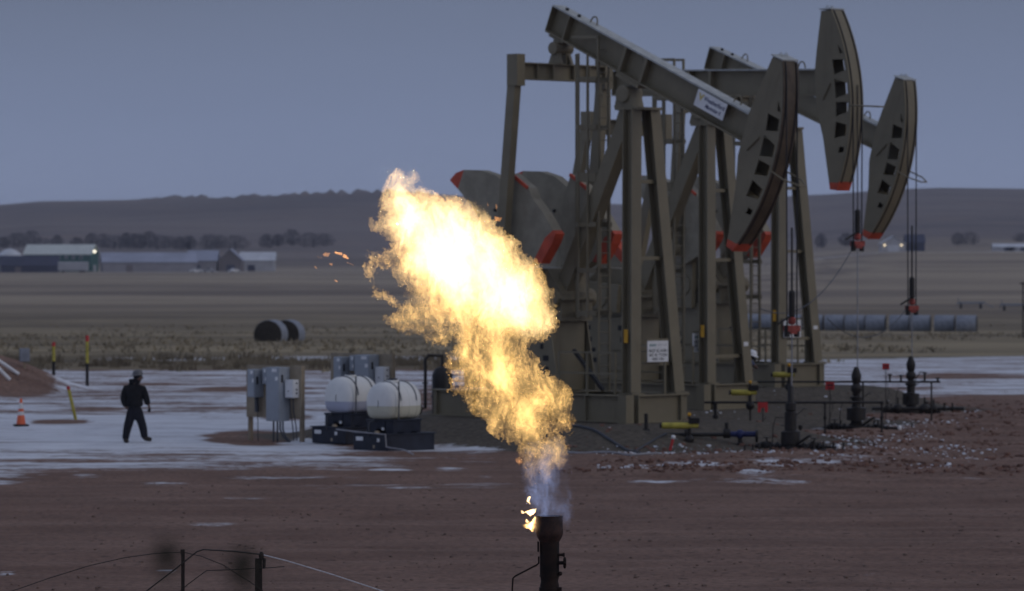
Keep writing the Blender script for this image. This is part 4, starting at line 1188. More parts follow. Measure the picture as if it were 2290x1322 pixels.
# ------------------------------------------------------------------ people
def skin(name,nodes,edges,m,parent=None,root=0,lv=2,gr=1.0):
    me=bpy.data.meshes.new(name); me.from_pydata([n[0] for n in nodes],edges,[]); me.materials.append(m)
    o=bpy.data.objects.new(name,me); C.objects.link(o)
    sk=o.modifiers.new('skin','SKIN'); sk.use_smooth_shade=True; sk.branch_smoothing=.6
    sv=me.skin_vertices[0].data
    for i,n in enumerate(nodes):
        r=n[1]; sv[i].radius=(r*gr,r*gr) if not isinstance(r,tuple) else (r[0]*gr,r[1]*gr)
        sv[i].use_root=(i==root)
    sb=o.modifiers.new('smooth','SUBSURF'); sb.levels=lv; sb.render_levels=lv
    if parent: o.parent=parent
    return o
def person_walking():
    d=F*H/(991-HY); x=X(300,d)
    o=thing('person','person in black hooded jacket and hard hat walking away over the snow','person',(x,d,tz(x,d)),0)
    S_=d/F
    def q(px,py,y=0): return Vector(((px-300)*S_,y,(991-py)*S_))
    # body: one surface (head, neck, torso, arms, hands, legs)
    N=[(q(301,921),.10),(q(301,905),.10),(q(301,880),.12),(q(302,862),.07),(q(305,853),.055),(q(306,846),.085),(q(307,842),.08),
       (q(284,866),.06),(q(276,895),.05),(q(284,914,-.02),.042),(q(291,918,-.06),.035),
       (q(321,868),.06),(q(328,893),.05),(q(333,908,-.04),.036),(q(335,915,-.05),.033),
       (q(292,930),.09),(q(285,958),.06),(q(281,982,.02),.045),(q(285,989,-.09),.035),
       (q(312,930),.09),(q(321,956),.06),(q(324,978,-.03),.045),(q(332,985,-.03),.035)]
    E=[(0,1),(1,2),(2,3),(3,4),(4,5),(5,6),(2,7),(7,8),(8,9),(9,10),(2,11),(11,12),(12,13),(13,14),(0,15),(15,16),(16,17),(17,18),(0,19),(19,20),(20,21),(21,22)]
    skin('body',N,E,M['skin'],o)
    # right hand with its fingers
    hb=MB(); hc=q(335,916,-.05)
    for k in range(4):
        b=hc+Vector((-.022+.014*k,-.0,-.02)); hb.tube([b,b+Vector((-.006,-.004,-.035)),b+Vector((-.02,-.004,-.062+.006*abs(k-1.5)))],[.011,.010,.008],6)
    hb.tube([hc+Vector((-.03,0,.0)),hc+Vector((-.045,-.01,-.03)),hc+Vector((-.044,-.01,-.05))],[.012,.011,.009],6)
    hb.ball(hc+Vector((0,0,-.005)),.042,10,6,0,(.8,.5,1.0))
    hb.build('glove',M['cloth'],o,smooth=True)
    # jacket
    N=[(q(301,914),(.215,.17)),(q(301,902),(.20,.165)),(q(300,885),(.225,.17)),(q(300,868),(.20,.15)),(q(300,857,.03),(.135,.13)),(q(299,850,.05),(.11,.10)),
       (q(282,869),.105),(q(276,893),.085),(q(283,911,-.02),.075),(q(320,870),.10),(q(327,893),.08),(q(332,907,-.03),.062)]
    E=[(0,1),(1,2),(2,3),(3,4),(4,5),(3,6),(6,7),(7,8),(3,9),(9,10),(10,11)]
    skin('jacket',N,E,M['cloth'],o,gr=1.22)
    # trousers
    N=[(q(301,900),(.17,.14)),(q(301,922),(.185,.15)),(q(291,936),.115),(q(285,958),.092),(q(281,978,.01),.076),(q(281,985,.01),.078),
       (q(313,936),.115),(q(320,957),.092),(q(323,976,-.02),.076),(q(324,981,-.02),.076)]
    E=[(0,1),(1,2),(2,3),(3,4),(4,5),(1,6),(6,7),(7,8),(8,9)]
    skin('trousers',N,E,M['trouser'],o,gr=1.3)
    for c,h in ((q(281,988,.0),Vector((.06,-.20,0))),(q(324,983,-.03),Vector((.20,-.06,0)))):
        c.z=max(c.z,.05)
        b=[(c+Vector((0,0,.09)),.07),(c+Vector((0,0,.02)),.062),(c+h*.5+Vector((0,0,.0)),.058),(c+h+Vector((0,0,-.01)),.045)]
        skin('boot',b,[(0,1),(1,2),(2,3)],M['boot'],o,0,2,1.25)
    # hard hat turned to the side, with hair under it
    hm=MB(); hc=q(308,842,.0)
    hm.ball(hc+Vector((0,0,-.005)),.118,16,10,0,(1.02,1.1,.92)); hm.build('hair',M['cloth'],o,smooth=True)
    hm=MB(); c=hc+Vector((0,0,.025)); n=18
    prof=[(.150,.0),(.145,.02),(.138,.06),(.118,.105),(.075,.135),(.02,.145)]
    hm.lathe(prof,c,(-.12,0,1),n); hm.lathe([(.150,-.008),(.185,-.012),(.186,.0),(.150,.008)],c+Vector((-.03,0,0)),(-.12,0,1),n)
    hm.build('hard_hat',M['hat'],o,smooth=True)
    # face towards the right
    fm=MB()
    fc=hc+Vector((.03,-.02,-.04)); fm.ball(fc,.10,12,8,0,(.95,.95,1.05)); fm.tube([fc+Vector((.09,-.03,.02)),fc+Vector((.125,-.03,-.015)),fc+Vector((.095,-.03,-.025))],[.012,.016,.012],6)
    fm.build('face',M['skin'],o,smooth=True)
    em=MB(); em.ball(fc+Vector((.088,-.045,.03)),.012,6,5); em.ball(fc+Vector((.085,.02,.03)),.012,6,5); em.tube([fc+Vector((.088,-.035,-.05)),fc+Vector((.088,.005,-.05))],.006,5); em.build('eye_and_mouth',M['ink'],o)
    nm=MB(); nm.lathe([(.115,-.06),(.125,0),(.11,.05)],q(304,853,.0),(.1,0,1),14); nm.build('collar',M['cloth'],o,smooth=True)
    return o
person_walking()
def person_stooping():
    d=123.5; x=X(1672,d); z0=tz(x,d); s=d/F
    o=thing('person','person in white hard hat and slate jacket stooping beside the farthest jack','person',(x,d,z0),0)
    def q(px,py,y=0): return Vector(((px-1672)*s,y,Zp(py,d)-z0))
    hz=q(1670,826).z
    hip=Vector((-.02,0,.92)); 
    sh=q(1673,802); hd=q(1680,797,-.03)
    kn=(Vector((-.10,.05,.48)),Vector((.12,-.05,.50))); ft=(Vector((-.10,.05,.08)),Vector((.10,-.05,.08)))
    N=[(hip,.10),(hip.lerp(sh,.5),.11),(sh,.09),(sh.lerp(hd,.6),.055),(hd,.085),
       (kn[0],.06),(ft[0],.045),(kn[1],.06),(ft[1],.045),
       (sh+Vector((.03,-.2,-.05)),.055),(q(1686,818,-.22),.045),(q(1694,824,-.2),.04),
       (sh+Vector((.0,.2,-.05)),.055),(q(1676,822,.2),.045),(q(1686,830,.16),.04)]
    E=[(0,1),(1,2),(2,3),(3,4),(0,5),(5,6),(0,7),(7,8),(2,9),(9,10),(10,11),(2,12),(12,13),(13,14)]
    skin('body',N,E,M['skin'],o)
    N=[(hip+Vector((0,0,.05)),(.18,.15)),(hip.lerp(sh,.5),(.19,.16)),(sh,(.17,.14)),(sh+Vector((.03,-.2,-.05)),.085),(q(1686,818,-.22),.07),(sh+Vector((0,.2,-.05)),.085),(q(1676,822,.2),.07)]
    skin('jacket',N,[(0,1),(1,2),(2,3),(3,4),(2,5),(5,6)],M['denim'],o)
    N=[(hip+Vector((0,0,.04)),(.17,.14)),(kn[0],.085),(ft[0]+Vector((0,0,.06)),.07),(kn[1],.085),(ft[1]+Vector((0,0,.06)),.07)]
    skin('trousers',N,[(0,1),(1,2),(0,3),(3,4)],M['trouser'],o)
    for f in ft: skin('boot',[(f+Vector((-.03,0,.03)),.06),(f+Vector((.06,-.02,-.01)),.055),(f+Vector((.17,-.04,-.02)),.045)],[(0,1),(1,2)],M['boot'],o,0,1)
    hm=MB(); c=hd+Vector((.02,0,.05)); ax=(.35,-.1,1)
    hm.lathe([(.155,0),(.15,.03),(.140,.07),(.115,.115),(.07,.145),(.02,.155)],c,ax,18); hm.lathe([(.15,-.008),(.19,-.012),(.19,.0),(.15,.008)],c+Vector((.03,0,-.01)),ax,18)
    hm.build('hard_hat',M['hatwhite'],o,smooth=True)
    hm=MB(); hm.ball(hd+Vector((-.01,0,-.01)),.105,12,8); hm.build('hair',M['cloth'],o,smooth=True)
person_stooping()

# dark pump skid standing right of the tanks, half behind the flame
d=116.0; x=X(958,d); o=thing('pump_skid','dark pump skid with upright vessel and pipes between the white tanks and the flame','pump skid',(x,d,tz(x,d)),.5)
a=MB(); a.box((0,0,.12),(2.2,1.2,.18)); a.box((-.9,0,.02),(.12,1.2,.1)); a.box((.9,0,.02),(.12,1.2,.1)); a.build('skid_frame',M['steel'],o)
a=MB(); a.lathe([(.05,.20),(.28,.26),(.30,.34),(.30,1.45),(.22,1.62),(.05,1.70)],(.45,0,0),(0,0,1),18); a.lathe([(.33,.80),(.33,.86)],(.45,0,0),(0,0,1),18); a.build('upright_vessel',M['blackpaint'],o,smooth=True)
a=MB(); a.lathe([(.16,-.3),(.18,-.25),(.18,.25),(.12,.3)],(-.55,0,.48),(1,0,0),14); a.box((-.55,0,.26),(.5,.3,.12)); a.build('motor',M['steel'],o,smooth=True)
a=MB(); a.tube([(.45,0,1.68),(.45,0,2.0),(.0,0,2.02),(-.1,0,1.9),(-.1,0,.5),(-.3,0,.48)],.05,8); a.tube([(.75,0,.6),(1.2,0,.6),(1.25,0,.45),(1.25,0,.05)],.045,8); a.lathe([(.09,0),(.09,.04)],(-.1,0,1.2),(0,0,1),10); a.build('pipework',M['steel'],o,smooth=True)
# ------------------------------------------------------------------ farm in the valley
def gable_block(o,x0,x1,d,dep,z0,eave,ridge,wm,rm,along='x',over=.4,wallname='wall',roofname='roof',rot=0.0):
    """a block with a pitched roof; local to o (o at x0..x1 centre)"""
    w=x1-x0
    b=MB()
    if along=='x':
        b.prism([(x0,0,0),(x0,dep,0),(x0,dep,eave),(x0,dep/2,ridge-.15),(x0,0,eave)],(w,0,0))
    else:
        b.prism([(x0,0,0),(x1,0,0),(x1,0,eave),((x0+x1)/2,0,ridge-.15),(x0,0,eave)],(0,dep,0))
    b.build(wallname,wm,o)
    r=MB(); t=.18
    if along=='x':
        for s in (0,1):
            ya,yb=(-over,dep/2) if s==0 else (dep+over,dep/2)
            k=(ridge-eave)/(dep/2); za=eave-k*over
            r.prism([(x0-over,ya,za+.03),(x0-over,yb,ridge+.03),(x0-over,yb,ridge+t),(x0-over,ya,za+t)],(w+2*over,0,0))
    else:
        c=(x0+x1)/2
        for s in (-1,1):
            xa=x0-over if s<0 else x1+over
            k=(ridge-eave)/(w/2); za=eave-k*over
            r.prism([(xa,-over,za+.03),(c,-over,ridge+.03),(c,-over,ridge+t),(xa,-over,za+t)],(0,dep+2*over,0))
    r.build(roofname,rm,o)
def farm(name,px,d,label,cat='building',rz=0.0,group=None,pyb=None):
    x=X(px,d); z=tz(x,d)
    return thing(name,label,cat,(x,d,z-.15),rz,group)
def m_(px,d): return px*d/F
# green barn
D=1760; o=farm('barn',136,D,'dark green barn with a pale roof and a lit lamp on its gable')
k=D/F; L=87*k
gable_block(o,-L,L-3.2,D,10,0,(612-571)*k,(612-551)*k,M['greenwall'],M['metalroof'],'x',.6)
o.rotation_euler=(0,0,R_(-14))
for i in range(8):
    a=MB(); xx=-L+2.6+i*(2*L-7)/8; a.box((xx,-.06,(612-579)*k),(1.5,.08,1.5)); f=a.build('window',M['whitewall'],o)
    a=MB(); a.box((xx,-.115,(612-579)*k),(.9,.03,.9)); a.build('pane',M['glass_dark'],f)
a=MB(); gx=L-3.2+.07; a.box((gx,5,1.6),(.1,3.2,3.2)); a.build('door',M['whitewall'],o)
a=MB(); a.ball((gx+.5,3.4,(612-566)*k),.72,12,8); a.build('lamp',M['lamp_white'],o)
a=MB(); a.bar((gx-.1,3.4,(612-566)*k+.7),(gx+.5,3.4,(612-566)*k+.75),.15,.15); a.build('lamp_arm',M['steel'],o)
# grey bin roof building at far left
D=1800; k=D/F; o=farm('grain_bin',18,D,'grey round bin building with a snowy domed top at far left')
a=MB(); a.lathe([(5.6,0),(5.6,6.6)],(0,5.6,0),n=28); a.build('wall',M['greywall'],o,smooth=True)
a=MB(); a.lathe([(5.8,6.55),(4.8,8.2),(2.8,9.6),(.6,10.3)],(0,5.6,0),n=28); a.build('roof',M['snowroof'],o,smooth=True)
# navy shed in front
D=1690; k=D/F; o=farm('shed',68,D,'navy shed with a tan gable in front of the green barn')
gable_block(o,-12.2,12.0,D,9,0,3.2,7.0,M['bluewall'],M['bluewall'],'x',.4)
o.rotation_euler=(0,0,R_(12))
a=MB(); a.prism([(-12.23,.3,0),(-12.23,8.7,0),(-12.23,8.7,3.2),(-12.23,4.5,6.6),(-12.23,.3,3.2)],(-.06,0,0)); a.build('gable_end',M['tanwall'],o)
a=MB(); a.box((-5.2,-.05,1.3),(2.4,.08,2.4)); a.build('door',M['tanwall'],o)
# long white trailer
D=1680; k=D/F; o=farm('trailer',163,D,'long weathered white trailer with snow on its roof beside the barn','trailer')
a=MB(); a.box((0,1.3,2.6),(12.6,2.6,3.6)); a.build('body',M['whitewall'],o,bevel=.3)
a=MB(); a.box((0,1.3,4.53),(12.4,2.4,.22)); a.build('snow_cap',M['snowroof'],o)
for xx in (-4,3.2,4.4):
    a=MB(); a.lathe([(.55,-.15),(.55,.15)],(xx,.1,.55),(0,1,0),14); a.build('wheel',M['blackpaint'],o)
# long grey buildings
D=1740; k=D/F; o=farm('long_barn',336,D,'long low grey barn with blue-grey roof, left of the two joined ones')
o.rotation_euler=(0,0,R_(10)); gable_block(o,-20.5,20.0,D,14,0,4.4,8.3,M['greywall'],M['greyroof'],'x',.5)
a=MB(); a.box((-9,-.05,1.6),(2.8,.08,3.0)); a.build('door',M['tanwall'],o)
a=MB(); a.box((-20.56,7,1.8),(.1,4,3.4)); a.build('gable_door',M['tanwall'],o)
D=1765; k=D/F; o=farm('long_barn',478,D,'grey barn with a facing gable, right of the two joined ones')
gable_block(o,-11.5,1.2,D,16,0,5.0,9.3,M['greywall'],M['greyroof'],'x',.5)
gable_block(o,2.0,12.2,D,18,0,5.2,9.9,M['tanwall'],M['greyroof'],'y',.5,'gable_wall','gable_roof')
for xx,w in ((-6.6,1.4),(7.4,3.6)):
    a=MB(); a.box((xx,-.05,1.5),(w,.08,3.0)); a.build('door',M['bluewall'],o)
D=1800; k=D/F; o=farm('shed',572,D,'pale blue roofed shed at the right end of the farm')
gable_block(o,-7.0,8.4,D,9,0,5.2,8.6,M['whitewall'],M['snowroof'],'x',.5)
a=MB(); a.box((-2,-.05,1.5),(3.2,.08,3.0)); a.build('door',M['bluewall'],o)
def pickup(px,d,ang,label,m):
    o=farm('parked_car',px,d,label,'car',ang,'vehicles parked at the farm')
    a=MB(); a.prism([(-2.6,0,.45),(2.6,0,.45),(2.6,0,1.0),(1.4,0,1.15),(.9,0,1.75),(-.7,0,1.8),(-.9,0,1.15),(-2.6,0,1.1)],(0,1.8,0)); a.build('body',M[m],o)
    a=MB(); a.prism([(.85,-.02,1.2),(.75,-.02,1.65),(-.6,-.02,1.68),(-.75,-.02,1.2)],(0,1.84,0)); a.build('window',M['glass_dark'],o)
    for xx in (-1.7,1.7):
        for yy in (-.05,1.65):
            a=MB(); a.lathe([(.40,0),(.40,.2)],(xx,yy,.40),(0,1,0),12); a.build('wheel',M['blackpaint'],o)
pickup(440,1700,.3,'white pickup parked against the long grey barn, leftmost','white'); pickup(466,1705,-.2,'pale pickup parked in the middle of the barn front','whitewall'); pickup(527,1700,.9,'white pickup parked by the facing gable, rightmost','white')
# house with two lit lamps on the right
D=1720; k=D/F; o=farm('house',2008,D,'distant house with two lit lamps at its white garage')
gable_block(o,-7.2,3.4,D,9,0,3.6,6.6,M['whitewall'],M['snowroof'],'y',.5,'garage_wall','garage_roof')
gable_block(o,3.6,11.5,D,10,0,4.2,7.4,M['bluewall'],M['bluewall'],'x',.4)
a=MB(); a.box((-1.9,-.05,1.5),(5.0,.08,2.9)); a.build('garage_door',M['snowroof'],o)
for xx in (-5.7,-.55+1.2):
    a=MB(); a.ball((xx if xx<0 else 1.5,-.45,2.9),.42,10,7); a.build('lamp',M['lamp'],o)
a=MB(); a.box((7.5,-.05,2.2),(1.6,.08,1.4)); a.build('window',M['glass_dark'],o)
# white sheds at the right edge
for px,w,lab in ((2245,4.5,'small white snow-roofed shed, left of two at the right edge'),(2282,5.5,'small white snow-roofed shed, cut by the right edge')):
    o=farm('shed',px,1700,lab); gable_block(o,-w,w,1700,5,0,1.9,3.2,M['whitewall'],M['snowroof'],'x',.3)
    a=MB(); a.box((1,-.05,1),(1.8,.08,1.8)); a.build('door',M['bluewall'],o)
# low field machinery
def implement(px,d,label):
    o=farm('farm_implement',px,d,label,'machine',.1)
    a=MB(); a.bar((-1.9,0,1.0),(1.9,0,1.0),.18,.18); a.bar((-1.9,.9,.9),(1.9,.9,.9),.15,.15)
    for xx in np.arange(-1.8,1.9,.45): a.bar((xx,-.2,.85),(xx,1.1,.85),.08,.08); a.bar((xx,1.0,.85),(xx,1.15,.15),.06,.06)
    a.build('frame',M['net'],o); a=MB(); a.tube([(1.9,0,1.0),(2.6,-.2,.5),(3.1,-.3,.35)],.06,6); a.tube([(-1.7,0,.95),(-1.9,-.1,1.7)],.05,6); a.build('hitch',M['net'],o)
    for xx in (-1.4,1.4):
        a=MB(); a.lathe([(.42,-.1),(.42,.1)],(xx,.45,.48),(1,0,0),12); a.build('wheel',M['blackpaint'],o)
implement(2172,560,'grey farm implement with tines standing in the field beyond the bales')
implement(2270,540,'grey farm implement at the right edge of the field')
x=X(2288,300); o=thing('utility_post','thin dark post standing in the field at the right edge','post',(x,300,tz(x,300)),0)
a=MB(); a.tube([(0,0,-.3),(0,0,4.2)],.05,8); a.build('post_shaft',M['fencepost'],o); a=MB(); a.box((0,0,4.05),(.5,.08,.08)); a.build('cross_piece',M['fencepost'],o)
# far pole seen between the middle legs
# bare trees along the foot of the hills
def tree_mesh(seed,h,w):
    r=random.Random(seed); a=MB()
    for k in range(r.randint(3,5)):
        x0=r.uniform(-w*.25,w*.25); a.tube([(x0,0,-.4),(x0+r.uniform(-.5,.5),0,h*.45),(x0+r.uniform(-1,1),0,h*.8)],[.22,.14,.05],5)
    for k in range(900):
        t=r.random(); rad=w*.5*math.sqrt(max(0,1-((t-.45)/.62)**2))*r.random()**.5
        an=r.uniform(0,2*PI); c=Vector((math.cos(an)*rad,math.sin(an)*rad*.8,h*(.08+.92*t)*(1-.25*(rad/(w*.5))**2)))
        dv=Vector((r.uniform(-.5,.5),r.uniform(-.4,.4),r.uniform(.4,1.1))); s=Vector((r.uniform(-1,1),r.uniform(-1,1),.2)).normalized()*.085
        a.add([c-s,c+s,c+dv],[(0,1,2)])
    me_o=a.build('bare_tree',M['twig'],None,fix=False); return me_o
protos=[tree_mesh(s,6.0+s%3,6.5+1.6*(s%4)) for s in range(5)]
for p in protos: C.objects.unlink(p)
tl=[(8,553),(38,553),(70,551),(98,554),(128,550),(172,552),(205,551),(232,553),(255,555),(282,553),(306,555),(334,554),(360,556),(378,553),(402,557),(424,556),(468,557),(492,555),(527,556),(596,553),(622,550),(652,548),(690,552),(724,549),(1836,553),(1893,549),(2142,548),(2168,546),(2284,540)]
where=['over the domed bin','left of the green barn roof','above the left roof end of the barn','over the barn roof near its left end','over the middle of the barn roof','over the right half of the barn roof','beside the barn gable','just right of the barn gable','over the left gable of the long barn','above the long barn, second from its left gable','above the left third of the long barn roof','above the middle of the long barn roof','right of the long barn middle','over the long barn roof where snow lies','toward the right end of the long barn','at the right end of the long barn','left of the facing barn gable','above the facing barn gable','right of the facing barn gable, small','above the pale shed','right of the pale shed','third to the right of the pale shed','well right of the farm towards the flame','nearest the flame on the left']
where2=['left of the middle carrier bar, right of the farthest jack','just left of the house with lit lamps','right of the farthest cables, left of its pair','right of the farthest cables, right of its pair','at the right edge above the white sheds']
lbl=['dark bare tree '+w for w in where+where2]
for i,(px,py) in enumerate(tl):
    d=2080 if px<1000 else 1780; x=X(px,d)
    # find the depth where the slope meets this row
    ds=np.linspace(1750,2700,400); zs=terrain(X(px,ds),ds); rows_=HY-(zs-H)*F/ds
    kk=np.argmin(np.abs(rows_-(py+1))); d=float(ds[kk]); x=X(px,d)
    p=protos[i%5]; o=p.copy(); C.objects.link(o); o.name='bare_tree'; o.location=(x,d,tz(x,d)-.2)
    s=(1.0 if px<1000 else .8)*(.85+.45*random.random()); o.scale=(s*1.55,s*1.3,s*1.05); o.rotation_euler=(0,0,random.uniform(0,6))
    tag(o,lbl[i],'tree','bare trees along the foot of the hills')
# brush on the verge between pad and field
def brush():
    r=random.Random(12); vs=[];fs=[]
    for k in range(150):
        px=r.uniform(-80,1230) if k<110 else r.uniform(1230,1700); py=r.uniform(803,829); d=F*H/(py-HY); x=X(px,d); z=tz(x,d)
        w=r.uniform(.3,1.0); h=r.uniform(.25,.6)
        for q in range(26):
            a=r.uniform(0,2*PI); rr=w*math.sqrt(r.random()); b=len(vs); ww=r.uniform(.03,.07)
            bx,by=x+rr*math.cos(a),d+rr*math.sin(a); hh=h*r.uniform(.5,1)
            vs+=[(bx-ww,by,z-.02),(bx+ww,by,z-.02),(bx+r.uniform(-.2,.2),by+r.uniform(-.1,.1),z+hh)]; fs.append((b,b+1,b+2))
    me=bpy.data.meshes.new('verge_brush'); me.from_pydata(vs,[],fs); me.materials.append(mat('verge_brush',(.13,.105,.075),.95,var=.3,scale=.2,col2=(.28,.235,.16)))
    o=bpy.data.objects.new('verge_brush',me); C.objects.link(o); tag(o,kind='stuff')
brush()

# ------------------------------------------------------------------ wire fence in the foreground
DF=50.0
def fz(px,py,d=DF): return Vector((X(px,d),d,Zp(py,d)))
def fpost(px0,px1,py,label,kind):
    x=X((px0+px1)/2,DF); z=tz(x,DF); h=Zp(py,DF)-z; w=m_(px1-px0,DF)
    o=thing('fence_post',label,'fence post',(x,DF,z),0,'steel posts of the wire fence')
    a=MB()
    if kind==0:
        a.box((0,0,h/2-.1),(w,.008,h+.2)); a.box((0,.022,h/2-.1),(.008,.036,h+.2)); a.box((-.004,-.006,h-.03),(w*1.15,.02,.06))
    else:
        a.prism([(-w*.5,0,-.2),(w*.62,0,-.2),(w*.42,0,h),(-w*.5,0,h)],(0,.012,0)); a.prism([(-w*.5,.012,-.2),(-w*.38,.012,-.2),(-w*.38,.012,h),(-w*.5,.012,h)],(0,.09,0))
    a.build('post_shaft',M['fencepost'],o)
    if kind==1:
        a=MB(); a.ball((w*.35,0,h+.03),.035,8,6,0,(1,1,1.6)); a.tube([(w*.7,-.01,h-.12),(w*.72,-.01,h-.02),(w*.72,-.01,h+.0)],[.02,.022,.018],8); a.box((w*.72,-.01,h-.06),(.03,.02,.13)); a.build('wire_tensioner',M['fencepost'],o)
    return o
fpost(405,413,1229,'thin steel fence post, left of the two','' and 0 or 0)
fpost(570,587,1249,'broad perforated steel fence post with a wire tensioner on top',1)
def wire(pts,r,label,m='wire',barb=True,d=DF):
    p=[fz(px,py,d+dd) for px,py,dd in pts]; b=p[0].copy(); a=MB()
    q=[]
    for i in range(len(p)-1):
        for t in np.linspace(0,1,5)[:-1]: q.append(p[i].lerp(p[i+1],t)-b)
    q.append(p[-1]-b); a.tube(q,r,6)
    o=a.build('fence_wire',M[m],None); o.location=b; tag(o,label,'wire','wires of the foreground fence'); return o
wire([(-60,1345,0),(27,1322,0),(110,1293,0),(200,1265,0),(280,1247,0),(345,1238,0),(410,1235,.02),(450,1244,0),(500,1264,0),(560,1302,0),(600,1330,0)],.006,'upper fence wire bowing over the thin post and down to the right')
wire([(310,1345,-.05),(330,1320,-.05),(395,1270,-.05),(440,1234,-.05),(455,1229,-.05),(520,1233,-.05),(582,1240,-.04)],.010,'thick bent wire rising left of the broad post, peaking behind the thin post')
wire([(395,1330,.06),(420,1307,.06),(462,1276,.06),(520,1274,.06),(570,1271,.03),(600,1270,-.05),(636,1267,-.05)],.0065,'lower bent wire running through to the rod right of the broad post')
wire([(584,1240,0),(640,1254,0),(660,1260,0),(740,1284,0),(855,1322,0),(930,1347,0)],.0085,'galvanised wire sloping down to the right from the broad post','wire_bright')

# ------------------------------------------------------------------ withered weeds near the camera
def weed(px,py,d,seed,label,blobs):
    x=X(px,d); z=tz(x,d); o=thing('weed',label,'weed',(x,d,z),0,'withered weeds close to the camera')
    r=random.Random(seed); top=Zp(py,d)-z; a=MB(); a.tube([(0.05,0,-.02),(.03,0,top*.5),(0,0,top)],[.004,.003,.002],5); a.build('stem',M['leaf'],o)
    a=MB()
    for bx,by,n,s in blobs:
        for k in range(n):
            c=Vector((m_(bx,d)+r.gauss(0,s),r.gauss(0,s),top-m_(by,d)+r.gauss(0,s*1.1)))
            e=Vector((r.uniform(-1,1),r.uniform(-1,1),r.uniform(-1,1))).normalized()*.008; f=Vector((r.uniform(-1,1),r.uniform(-1,1),r.uniform(-1,1))).normalized()*.004
            a.add([c-e,c+f,c+e,c-f],[(0,1,2,3)])
    a.build('seed_head',M['leaf'],o)
weed(372,1236,4.6,1,'blurred dark weed head beside the thin fence post',[(0,0,66,.0058),(0,20,44,.0058)])
weed(545,1240,4.6,2,'blurred dark weed head left of the broad fence post, taller blot',[(0,6,56,.0058),(-8,32,70,.0062),(6,52,48,.0056)])

# ------------------------------------------------------------------ flare stack
DS=40.0; SX=X(1229,DS); ZT=Zp(1156,DS); sk_=DS/F
o=thing('flare_stack','dark rusty flare stack with a heat-stained cup, in front of everything','flare stack',(SX,DS,0),0)
def sz(py): return Zp(py,DS)
a=MB(); a.lathe([(.106,-.05),(.106,.35),(.084,.36),(.084,sz(1315)),(.094,sz(1315)),(.094,sz(1308)),(.086,sz(1300)),(.096,sz(1285)),(.097,sz(1203)),(.110,sz(1201))],n=32); a.build('stack_pipe',M['rust'],o,smooth=True)
a=MB(); a.lathe([(.096,sz(1212)),(.126,sz(1200)),(.135,sz(1190)),(.132,sz(1180)),(.131,sz(1157)),(.135,sz(1156)),(.135,sz(1153.5)),(.122,sz(1153.5)),(.120,sz(1190)),(.02,sz(1192))],n=40,cap=False); a.build('burner_cup',M['cup'],o,smooth=True)
a=MB(); a.box((-.112,-.02,sz(1222)),(.02,.08,.10)); a.lathe([(.101,-.006),(.101,.006)],(0,0,sz(1288)),n=28); a.lathe([(.104,-.02),(.104,.02)],(0,0,sz(1318)),n=28); a.box((.095,-.05,sz(1318)),(.05,.05,.05))
a.build('pipe_band',M['rust'],o,smooth=True)
a=MB()
a.tube([(.09,-.05,sz(1240)),(.13,-.05,sz(1240))],.014,8); a.lathe([(.02,0),(.02,.02)],(.13,-.05,sz(1240)),(1,0,0),8)
a.tube([(.09,-.05,sz(1258)),(.14,-.05,sz(1258))],.018,8)
a.lathe([(.042,0),(.045,.015),(.042,.03)],(.135,-.05,sz(1258)),(1,0,0),12)
for k in range(8):
    t=2*PI*k/8; a.ball((.15,-.05+.045*math.cos(t),sz(1258)+.045*math.sin(t)),.013,6,5)
a.tube([(.15,-.05,sz(1246)),(.15,-.05,sz(1270))],.012,6)
a.ball((.105,-.05,sz(1282)),.022,8,6); a.tube([(.09,-.05,sz(1282)),(.115,-.05,sz(1282))],.014,8)
a.build('valve',M['rust'],o,smooth=True)
a=MB(); x_=lambda px: X(px,DS)-SX
a.tube([(-.108,-.03,sz(1244)),(-.108,-.03,sz(1259)),(x_(1200),-.03,sz(1263)),(x_(1152),-.03,sz(1288)),(x_(1147),-.03,sz(1293)),(x_(1145),-.03,sz(1330)),(x_(1145),-.03,.02)],.0085,8)
a.build('pilot_line',M['rust'],o,smooth=True)
# ------------------------------------------------------------------ the gas flame: closed turbulent bodies of glowing gas
VX=.0095
OUT_MAIN=[(886,372),(897,379),(907,393),(919,384),(928,383),(934,393),(930,414),(954,421),(976,428),(998,434),(1020,431),(1039,442),(1055,450),(1069,461),(1082,472),(1093,477),(1101,491),(1120,508),(1134,521),(1148,526),(1156,534),(1169,545),(1160,549),(1167,561),(1180,575),(1194,578),(1205,589),(1218,605),(1221,621),(1227,638),(1237,651),(1235,673),(1248,700),(1246,722),(1248,730),(1235,751),(1210,765),(1186,766),(1182,776),(1197,795),(1210,810),(1214,822),(1233,836),(1259,854),(1282,874),(1284,900),(1279,921),(1288,939),(1284,951),(1274,970),(1246,967),(1233,962),(1216,985),(1181,998),(1161,1000),(1145,993),(1135,996),(1125,980),(1104,975),(1089,964),(1081,939),(1063,931),(1050,923),(1045,905),(1027,887),(1003,872),(1024,862),(1006,850),(1016,842),(992,815),(1002,806),(998,787),(1012,783),(1019,769),(1012,757),(990,776),(976,771),(955,764),(940,750),(905,745),(869,728),(856,708),(876,700),(893,690),(912,668),(905,640),(886,627),(870,605),(826,591),(817,568),(853,561),(872,548),(862,532),(856,526),(829,512),(822,494),(826,486),(843,496),(853,480),(846,463),(848,442),(857,424),(864,409),(869,388)]
OUT_ARM=[(808,596),(818,588),(833,592),(838,610),(832,622),(836,645),(848,650),(862,648),(872,662),(892,678),(912,690),(906,700),(880,688),(862,672),(850,668),(834,667),(828,655),(828,630),(816,612)]
